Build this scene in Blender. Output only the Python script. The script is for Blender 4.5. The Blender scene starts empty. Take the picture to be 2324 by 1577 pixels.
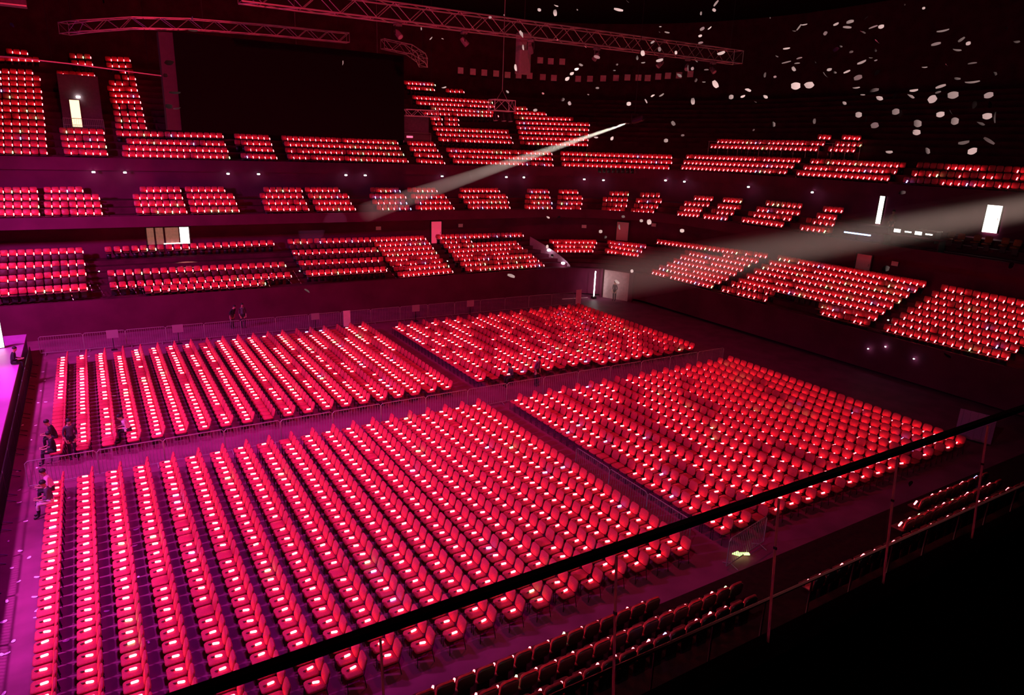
import bpy, math, random
import numpy as np
from mathutils import Vector, Matrix
PI = math.pi
rnd = random.Random(11)
scene = bpy.context.scene
COL = scene.collection

# ------------------------------------------------------------------ measured layout (metres)
# tier rows: block, row up from its front, left end, right end (as seen from the floor side), seats
ROWS = [
('L1',0,(-3.26, 23.6, 2.39),(1.32, 23.6, 2.41),11),
('L1',2,(-3.33, 25.0, 2.91),(1.34, 25.0, 3.11),11),
('L1',4,(-3.35, 26.4, 3.53),(1.34, 26.4, 3.53),11),
('L1',6,(-3.32, 27.8, 4.16),(1.32, 27.8, 4.16),11),
('L2',0,(4.99, 23.6, 2.0),(12.36, 23.6, 1.94),15),
('L2',1,(3.02, 24.3, 2.27),(14.4, 24.3, 2.25),22),
('L2',3,(3.0, 25.7, 2.84),(14.35, 25.7, 2.81),22),
('L2',7,(3.06, 28.5, 4.04),(14.2, 28.5, 4.1),21),
('L3',0,(15.8, 23.6, 2.42),(21.68, 23.6, 2.37),13),
('L3',2,(15.66, 25.0, 2.94),(22.06, 25.0, 2.91),13),
('L3',4,(15.57, 26.4, 3.55),(22.02, 26.4, 3.5),13),
('L3',6,(15.59, 27.8, 4.22),(21.92, 27.8, 4.14),13),
('L4',0,(23.14, 23.6, 1.85),(27.56, 23.6, 1.91),11),
('L4',1,(23.09, 24.3, 2.17),(27.52, 24.3, 2.24),11),
('L4',2,(23.03, 25.0, 2.46),(27.46, 25.0, 2.51),11),
('L4',3,(22.93, 25.7, 2.74),(27.44, 25.7, 2.77),11),
('L4',4,(22.9, 26.4, 3.09),(27.37, 26.4, 3.07),11),
('L4',5,(22.86, 27.1, 3.38),(27.36, 27.1, 3.39),11),
('L4',6,(22.78, 27.8, 3.69),(27.36, 27.8, 3.7),11),
('L4',7,(22.72, 28.5, 4.04),(27.28, 28.5, 4.02),11),
('L5',0,(29.3, 23.6, 1.92),(36.69, 23.44, 1.96),17),
('L5',1,(29.18, 24.3, 2.24),(36.58, 24.17, 2.24),17),
('L5',2,(28.92, 25.0, 2.57),(36.5, 24.9, 2.51),17),
('L5',3,(29.09, 25.7, 2.8),(36.46, 25.61, 2.83),17),
('L5',4,(29.06, 26.4, 3.08),(36.19, 26.35, 3.12),16),
('L5',5,(28.96, 27.1, 3.4),(36.11, 27.06, 3.42),16),
('L5',6,(28.96, 27.8, 3.7),(31.55, 27.8, 3.72),6),
('L5',7,(28.84, 28.51, 4.06),(37.44, 28.29, 4.0),19),
('L6',4,(39.63, 25.51, 2.82),(42.37, 23.66, 2.96),9),
('L6',5,(40.03, 26.1, 3.15),(42.91, 24.12, 3.27),10),
('L6',6,(40.01, 26.87, 3.45),(43.46, 24.55, 3.58),11),
('L7',4,(43.44, 22.63, 3.01),(44.94, 20.15, 2.96),9),
('L7',5,(44.1, 22.93, 3.39),(45.59, 20.42, 3.24),8),
('L7',6,(44.46, 23.6, 3.62),(46.24, 20.66, 3.6),9),
('L8',0,(43.1, 15.89, 2.21),(43.1, 9.23, 2.25),16),
('L8',1,(43.8, 15.79, 2.55),(43.8, 9.14, 2.56),16),
('L8',2,(44.5, 15.63, 2.81),(44.5, 9.08, 2.79),16),
('L8',3,(45.2, 15.57, 3.1),(45.2, 8.95, 3.13),16),
('L8',4,(45.9, 15.5, 3.42),(45.9, 8.92, 3.45),16),
('L8',5,(46.6, 15.69, 3.75),(46.6, 8.82, 3.79),16),
('L8',6,(47.3, 12.06, 4.03),(47.3, 8.7, 4.07),8),
('L8',7,(47.31, 20.08, 4.09),(47.99, 8.46, 4.47),26),
('L9',0,(43.1, 8.04, 2.23),(43.1, 4.14, 2.26),9),
('L9',0,(43.1, -0.51, 2.32),(43.1, -3.64, 2.3),8),
('L9',1,(43.8, 7.78, 2.61),(43.8, 4.14, 2.58),8),
('L9',1,(43.8, 0.11, 2.5),(43.8, -3.66, 2.6),10),
('L9',2,(44.5, 7.68, 2.81),(44.5, -3.68, 2.94),27),
('L9',3,(45.2, 7.57, 3.17),(45.2, -3.73, 3.23),27),
('L9',4,(45.9, 7.51, 3.55),(45.9, -3.8, 3.57),27),
('L9',5,(46.6, 7.41, 3.85),(46.6, -3.85, 3.88),27),
('L9',6,(47.3, 7.33, 4.15),(47.3, -3.92, 4.19),27),
('L9',7,(48.0, 7.1, 4.5),(48.0, -4.03, 4.5),27),
('L10',0,(43.1, -4.96, 2.28),(43.1, -11.53, 2.35),15),
('L10',1,(43.8, -4.98, 2.61),(43.8, -11.58, 2.69),15),
('L10',2,(44.5, -5.07, 2.91),(44.5, -11.68, 2.98),15),
('L10',3,(45.2, -5.06, 3.2),(45.2, -11.75, 3.26),15),
('L10',4,(45.9, -5.12, 3.51),(45.9, -11.82, 3.55),15),
('L10',5,(46.6, -5.21, 3.81),(46.6, -11.91, 3.8),15),
('L10',6,(47.3, -5.27, 4.11),(47.3, -12.0, 4.05),15),
('L10',7,(48.0, -5.4, 4.49),(48.0, -12.08, 4.38),15),
('M1',3,(-3.13, 29.2, 8.09),(-0.8, 29.2, 8.12),6),
('M1',2,(-3.08, 28.4, 7.68),(-0.77, 28.4, 7.69),6),
('M1',1,(-3.07, 27.6, 7.27),(-0.78, 27.6, 7.27),6),
('M1',0,(-3.02, 26.8, 6.88),(-0.77, 26.8, 6.85),6),
('M2',3,(-0.01, 29.2, 8.12),(1.8, 29.2, 8.15),5),
('M2',2,(-0.03, 28.4, 7.69),(2.72, 28.4, 7.7),7),
('M2',1,(-0.06, 27.6, 7.27),(2.75, 27.6, 7.26),7),
('M2',0,(-0.06, 26.8, 6.86),(2.74, 26.8, 6.84),7),
('M3',3,(5.73, 29.2, 8.15),(7.95, 29.2, 8.17),6),
('M3',2,(5.19, 28.4, 7.7),(7.93, 28.4, 7.7),7),
('M3',1,(5.18, 27.6, 7.3),(7.94, 27.6, 7.28),7),
('M3',0,(5.2, 26.8, 6.89),(7.95, 26.8, 6.85),7),
('M4',3,(8.7, 29.2, 8.17),(10.99, 29.2, 8.17),6),
('M4',2,(8.69, 28.4, 7.73),(11.48, 28.4, 7.73),7),
('M4',1,(8.67, 27.6, 7.33),(11.48, 27.6, 7.33),7),
('M4',0,(8.66, 26.8, 6.9),(11.48, 26.8, 6.89),7),
('M5',3,(14.3, 29.2, 8.15),(16.8, 29.2, 8.15),6),
('M5',2,(13.83, 28.4, 7.74),(16.62, 28.4, 7.73),7),
('M5',1,(13.83, 27.6, 7.32),(16.66, 27.6, 7.3),7),
('M5',0,(13.76, 26.8, 6.94),(16.62, 26.8, 6.91),7),
('M6',3,(17.53, 29.2, 8.15),(19.85, 29.2, 8.15),6),
('M6',2,(17.54, 28.4, 7.72),(20.35, 28.4, 7.71),7),
('M6',1,(17.67, 27.6, 7.29),(20.27, 27.6, 7.27),7),
('M6',0,(17.64, 26.8, 6.9),(20.35, 26.8, 6.88),7),
('M7',3,(23.03, 29.2, 8.13),(25.19, 29.2, 8.13),6),
('M7',2,(22.66, 28.4, 7.67),(25.37, 28.4, 7.66),7),
('M7',1,(22.61, 27.6, 7.26),(25.11, 27.6, 7.24),6),
('M7',0,(22.68, 26.8, 6.87),(25.15, 26.8, 6.85),6),
('M8',3,(26.41, 29.2, 8.13),(28.7, 29.2, 8.13),6),
('M8',2,(26.4, 28.4, 7.65),(29.21, 28.4, 7.65),7),
('M8',1,(26.42, 27.6, 7.23),(29.22, 27.6, 7.24),7),
('M8',0,(26.13, 26.8, 6.84),(29.19, 26.8, 6.84),8),
('M9',3,(31.53, 29.2, 8.12),(35.17, 29.2, 8.11),9),
('M9',2,(31.0, 28.4, 7.65),(35.53, 28.39, 7.63),11),
('M9',1,(31.13, 27.6, 7.24),(35.25, 27.6, 7.23),10),
('M9',0,(31.12, 26.8, 6.85),(34.92, 26.8, 6.82),9),
('M10',3,(38.53, 28.79, 8.07),(40.14, 28.28, 8.09),5),
('M10',2,(37.94, 28.1, 7.61),(39.79, 27.55, 7.63),5),
('M10',1,(37.43, 27.38, 7.18),(39.53, 26.79, 7.19),6),
('M10',0,(36.94, 26.65, 6.79),(39.08, 26.1, 6.8),6),
('M11',3,(41.42, 27.7, 8.09),(42.66, 26.98, 8.12),4),
('M11',2,(40.9, 27.06, 7.6),(42.56, 26.08, 7.65),5),
('M11',1,(40.42, 26.41, 7.16),(42.06, 25.44, 7.21),5),
('M11',0,(39.92, 25.76, 6.76),(41.5, 24.86, 6.81),5),
('M12',3,(45.24, 24.76, 8.13),(46.16, 23.62, 8.2),4),
('M12',2,(44.33, 24.56, 7.61),(45.59, 23.04, 7.71),5),
('M12',1,(43.82, 23.94, 7.16),(45.03, 22.43, 7.26),5),
('M12',0,(43.29, 23.33, 6.79),(44.41, 21.93, 6.87),5),
('M13',3,(46.96, 22.36, 8.18),(47.64, 20.98, 8.25),4),
('M13',2,(46.21, 22.06, 7.68),(47.13, 20.09, 7.81),6),
('M13',1,(45.58, 21.54, 7.23),(46.4, 19.74, 7.35),5),
('M13',0,(44.89, 21.14, 6.85),(45.67, 19.41, 6.98),5),
('M14',3,(48.61, 17.23, 8.31),(48.69, 15.45, 8.38),5),
('M14',2,(47.76, 17.53, 7.81),(47.89, 15.05, 7.93),6),
('M14',1,(46.99, 17.22, 7.38),(47.09, 15.05, 7.49),6),
('M14',0,(46.24, 16.73, 7.02),(46.29, 14.55, 7.13),6),
('M15',3,(48.7, 13.96, 8.4),(48.7, 12.27, 8.46),5),
('M15',2,(47.9, 13.78, 7.91),(47.9, 11.62, 7.98),6),
('M15',1,(47.1, 13.63, 7.49),(47.1, 11.6, 7.57),5),
('M15',0,(46.3, 13.73, 7.09),(46.3, 11.47, 7.18),6),
('M16',3,(48.7, 9.51, 8.52),(48.7, 6.53, 8.55),7),
('M16',2,(47.9, 9.7, 8.03),(47.9, 6.03, 8.11),9),
('M16',1,(47.1, 9.76, 7.66),(47.1, 6.1, 7.7),9),
('M16',0,(46.3, 9.68, 7.24),(46.3, 6.11, 7.26),9),
('M17',3,(48.7, 4.32, 8.52),(48.7, 3.07, 8.56),4),
('M17',2,(47.9, 4.22, 8.06),(47.9, 2.96, 8.07),4),
('M17',1,(47.1, 4.44, 7.7),(47.1, 2.52, 7.7),5),
('M17',0,(46.3, 4.31, 7.25),(46.3, 2.05, 7.27),6),
('U1',0,(-2.83, 30.3, 10.6),(0.03, 30.3, 10.59),7),
('U1',1,(-2.84, 31.1, 11.04),(0.03, 31.1, 11.05),7),
('U1',2,(-2.85, 31.9, 11.48),(0.02, 31.9, 11.5),7),
('U1',3,(-2.86, 32.7, 11.92),(0.03, 32.7, 11.96),7),
('U1',4,(-2.87, 33.5, 12.39),(0.04, 33.5, 12.44),7),
('U1',5,(-2.88, 34.3, 12.84),(0.04, 34.3, 12.9),7),
('U1',6,(-2.89, 35.1, 13.31),(0.01, 35.1, 13.38),7),
('U1',7,(-2.9, 35.9, 13.79),(0.01, 35.9, 13.88),7),
('U1',8,(-2.91, 36.7, 14.25),(0.01, 36.7, 14.35),7),
('U1',9,(-2.92, 37.5, 14.7),(0.01, 37.5, 14.82),7),
('U1',10,(-2.93, 38.3, 15.19),(0.01, 38.3, 15.32),7),
('U1',11,(-2.95, 39.1, 15.63),(0.0, 39.1, 15.77),7),
('U1',12,(-2.95, 39.9, 16.12),(-0.45, 39.9, 16.23),6),
('U1',14,(-2.61, 41.5, 17.15),(0.05, 41.5, 17.28),7),
('U1',15,(-1.63, 42.3, 17.8),(-0.67, 42.3, 17.79),3),
('U2',0,(1.43, 30.3, 10.63),(3.59, 30.3, 10.62),6),
('U2',1,(1.35, 31.1, 11.08),(3.59, 31.1, 11.09),6),
('U2',2,(1.32, 31.9, 11.52),(3.58, 31.9, 11.56),6),
('U2',3,(1.3, 32.7, 12.01),(3.61, 32.7, 12.03),6),
('U2',11,(1.55, 39.1, 16.24),(3.64, 39.1, 16.3),6),
('U2',13,(2.63, 40.7, 17.21),(3.63, 40.7, 17.25),3),
('U2',14,(2.55, 41.5, 17.79),(3.59, 41.5, 17.83),3),
('U3',0,(4.93, 30.3, 10.56),(11.7, 30.3, 10.58),16),
('U3',1,(5.04, 31.1, 10.98),(11.75, 31.1, 11.02),16),
('U3',2,(5.39, 31.9, 11.44),(11.72, 31.9, 11.5),15),
('U3',3,(4.81, 32.7, 11.97),(11.74, 32.7, 12.09),16),
('U3',4,(4.85, 33.5, 12.49),(6.46, 33.5, 12.51),4),
('U3',5,(4.9, 34.3, 12.96),(6.47, 34.3, 12.99),4),
('U3',6,(4.88, 35.1, 13.43),(6.48, 35.1, 13.47),4),
('U3',7,(4.93, 35.9, 13.92),(6.49, 35.9, 13.96),4),
('U3',8,(4.82, 36.7, 14.38),(6.49, 36.7, 14.43),5),
('U3',9,(4.87, 37.5, 14.85),(6.5, 37.5, 14.91),5),
('U3',10,(4.8, 38.3, 15.33),(6.46, 38.3, 15.4),5),
('U3',11,(5.0, 39.1, 15.8),(6.49, 39.1, 15.86),4),
('U3',12,(5.49, 39.9, 16.32),(6.53, 39.9, 16.35),3),
('U3',13,(5.91, 40.7, 16.86),(6.53, 40.7, 16.86),2),
('U3',14,(5.06, 41.5, 17.31),(6.51, 41.5, 17.39),4),
('U3',15,(5.07, 42.3, 17.85),(6.45, 42.3, 17.93),4),
('U4',0,(13.0, 30.3, 10.65),(15.23, 30.3, 10.62),6),
('U4',1,(13.45, 31.1, 11.17),(15.19, 31.1, 11.16),5),
('U4',2,(12.91, 31.9, 11.62),(15.26, 31.9, 11.62),6),
('U4',3,(13.06, 32.7, 12.09),(15.31, 32.7, 12.07),6),
('U5',0,(16.56, 30.3, 10.67),(26.42, 30.3, 10.6),22),
('U5',1,(16.61, 31.1, 11.14),(26.35, 31.1, 11.14),22),
('U5',2,(16.75, 31.9, 11.63),(26.35, 31.9, 11.63),22),
('U5',3,(16.74, 32.7, 12.09),(26.47, 32.7, 12.09),22),
('U6',0,(27.73, 30.3, 10.6),(29.98, 30.3, 10.53),6),
('U6',1,(27.87, 31.1, 11.09),(30.07, 31.1, 11.06),6),
('U6',2,(27.79, 31.9, 11.56),(30.05, 31.9, 11.57),6),
('U6',3,(27.91, 32.7, 12.05),(30.13, 32.7, 12.06),6),
('U7',0,(31.36, 30.33, 10.65),(41.02, 29.06, 10.58),22),
('U7',1,(31.35, 31.13, 11.11),(41.41, 29.77, 11.11),23),
('U7',2,(31.45, 31.93, 11.58),(41.79, 30.47, 11.61),24),
('U7',4,(31.37, 33.51, 12.52),(38.84, 33.11, 12.54),17),
('U7',5,(31.52, 34.31, 13.0),(39.08, 33.88, 13.03),17),
('U7',6,(31.55, 35.11, 13.48),(39.38, 34.63, 13.53),18),
('U7',7,(31.76, 35.9, 13.98),(32.38, 35.9, 13.99),2),
('U7',7,(33.19, 35.9, 14.03),(34.2, 35.9, 14.04),3),
('U7',8,(31.99, 36.7, 14.47),(32.76, 36.7, 14.49),3),
('U7',8,(33.58, 36.7, 14.51),(34.6, 36.7, 14.52),3),
('U7',9,(31.56, 37.51, 14.97),(39.38, 37.08, 15.13),18),
('U7',10,(32.79, 38.31, 15.52),(39.4, 37.9, 15.5),15),
('U7',11,(31.57, 39.11, 15.96),(39.77, 38.64, 16.1),19),
('U7',12,(31.54, 39.91, 16.49),(39.93, 39.42, 16.57),19),
('U7',13,(35.62, 40.71, 17.44),(37.17, 40.62, 17.49),4),
('U7',14,(31.61, 41.5, 17.5),(34.18, 41.5, 17.52),7),
('U7',15,(31.65, 42.3, 18.01),(34.65, 42.3, 18.08),8),
('U8',0,(42.19, 28.64, 10.63),(48.69, 21.18, 10.77),23),
('U8',1,(42.57, 29.34, 11.14),(49.39, 21.6, 11.26),23),
('U8',2,(42.97, 30.03, 11.64),(49.97, 22.27, 11.72),24),
('U8',4,(40.07, 32.88, 12.52),(45.77, 30.03, 12.59),15),
('U8',5,(40.36, 33.63, 13.01),(46.27, 30.65, 13.09),15),
('U8',6,(40.69, 34.37, 13.54),(46.77, 31.28, 13.6),16),
('U8',7,(40.94, 35.13, 14.02),(47.25, 31.92, 14.1),16),
('U8',8,(41.26, 35.87, 14.54),(47.77, 32.53, 14.62),17),
('U8',9,(41.54, 36.61, 15.06),(46.89, 34.11, 15.12),14),
('U8',10,(41.88, 37.33, 15.56),(44.73, 36.21, 15.58),8),
('U8',11,(42.3, 38.03, 16.05),(43.23, 37.71, 16.07),3),
('U9',0,(49.27, 19.86, 10.85),(49.79, 9.15, 10.99),24),
('U9',1,(49.96, 20.34, 11.31),(50.59, 9.18, 11.43),25),
('U9',2,(50.67, 20.76, 11.82),(51.39, 9.24, 11.89),26),
('U9',4,(52.59, 19.74, 12.83),(52.99, 8.98, 12.83),24),
('U9',5,(53.41, 19.75, 13.31),(53.79, 9.0, 13.28),24),
('U10',0,(49.8, 7.89, 10.96),(49.8, 0.74, 10.96),17),
('U10',1,(50.6, 7.92, 11.39),(50.6, 0.78, 11.44),17),
('U10',2,(51.4, 7.99, 11.88),(51.4, 0.71, 11.85),17),
('U10',4,(53.0, 7.66, 12.84),(53.0, 5.72, 12.83),5),
('U10',5,(53.8, 7.69, 13.27),(53.8, 5.74, 13.25),5),
('U10',6,(54.6, 9.93, 13.81),(54.6, 9.07, 13.78),3),
('U10',6,(54.6, 7.72, 13.81),(54.6, 6.45, 13.76),4),
('U11',0,(49.8, -0.63, 10.9),(49.8, -7.72, 10.96),16),
('U11',1,(50.6, -0.67, 11.36),(50.6, -7.28, 11.45),15),
('U11',2,(51.4, -0.47, 11.89),(51.4, -6.86, 11.86),15),
('N1',0,(13.17, -16.71, 1.14),(6.42, -16.71, 1.14),15),
('N1',1,(15.1, -17.64, 1.51),(7.4, -17.64, 1.51),17),
('N1',2,(14.67, -18.4, 1.76),(7.96, -18.4, 1.76),15),
('N2',0,(28.95, -17.13, 1.14),(24.96, -17.13, 1.14),9),
('N2',1,(27.87, -17.98, 1.51),(22.41, -17.98, 1.51),12),
('N2',2,(27.9, -18.68, 1.76),(16.92, -18.68, 1.76),24),
]

FLOOR_CONFETTI = [(-0.97, 15.91), (-0.83, 14.3), (-0.94, 12.59), (-0.98, 10.74), (-0.68, 10.71), (-1.46, 7.89), (-0.96, 7.62), (-1.52, 15.15), (-1.04, 5.9), (-1.34, 2.77), (-0.71, 2.79), (-1.19, 1.01), (-1.13, -0.04), (0.36, -0.45), (0.25, 13.07), (0.26, 12.11), (0.3, 15.58), (1.19, 18.06), (2.08, 15.48), (2.2, 10.29), (-0.86, -1.61), (-1.26, -2.77), (-0.9, -3.58), (-0.65, -4.13), (-1.06, -4.52), (-0.84, -5.4), (-0.4, -5.39), (-1.06, -6.31), (-0.41, -6.44), (-0.33, -7.16), (-0.33, -7.48), (-1.07, -7.28), (-0.79, -8.29), (-1.0, -8.73), (-0.89, -8.74), (0.37, -8.9), (1.31, -8.08), (2.19, -4.9), (2.17, -6.77), (2.29, -3.86), (2.2, -9.99), (-0.85, -10.27)]
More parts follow.
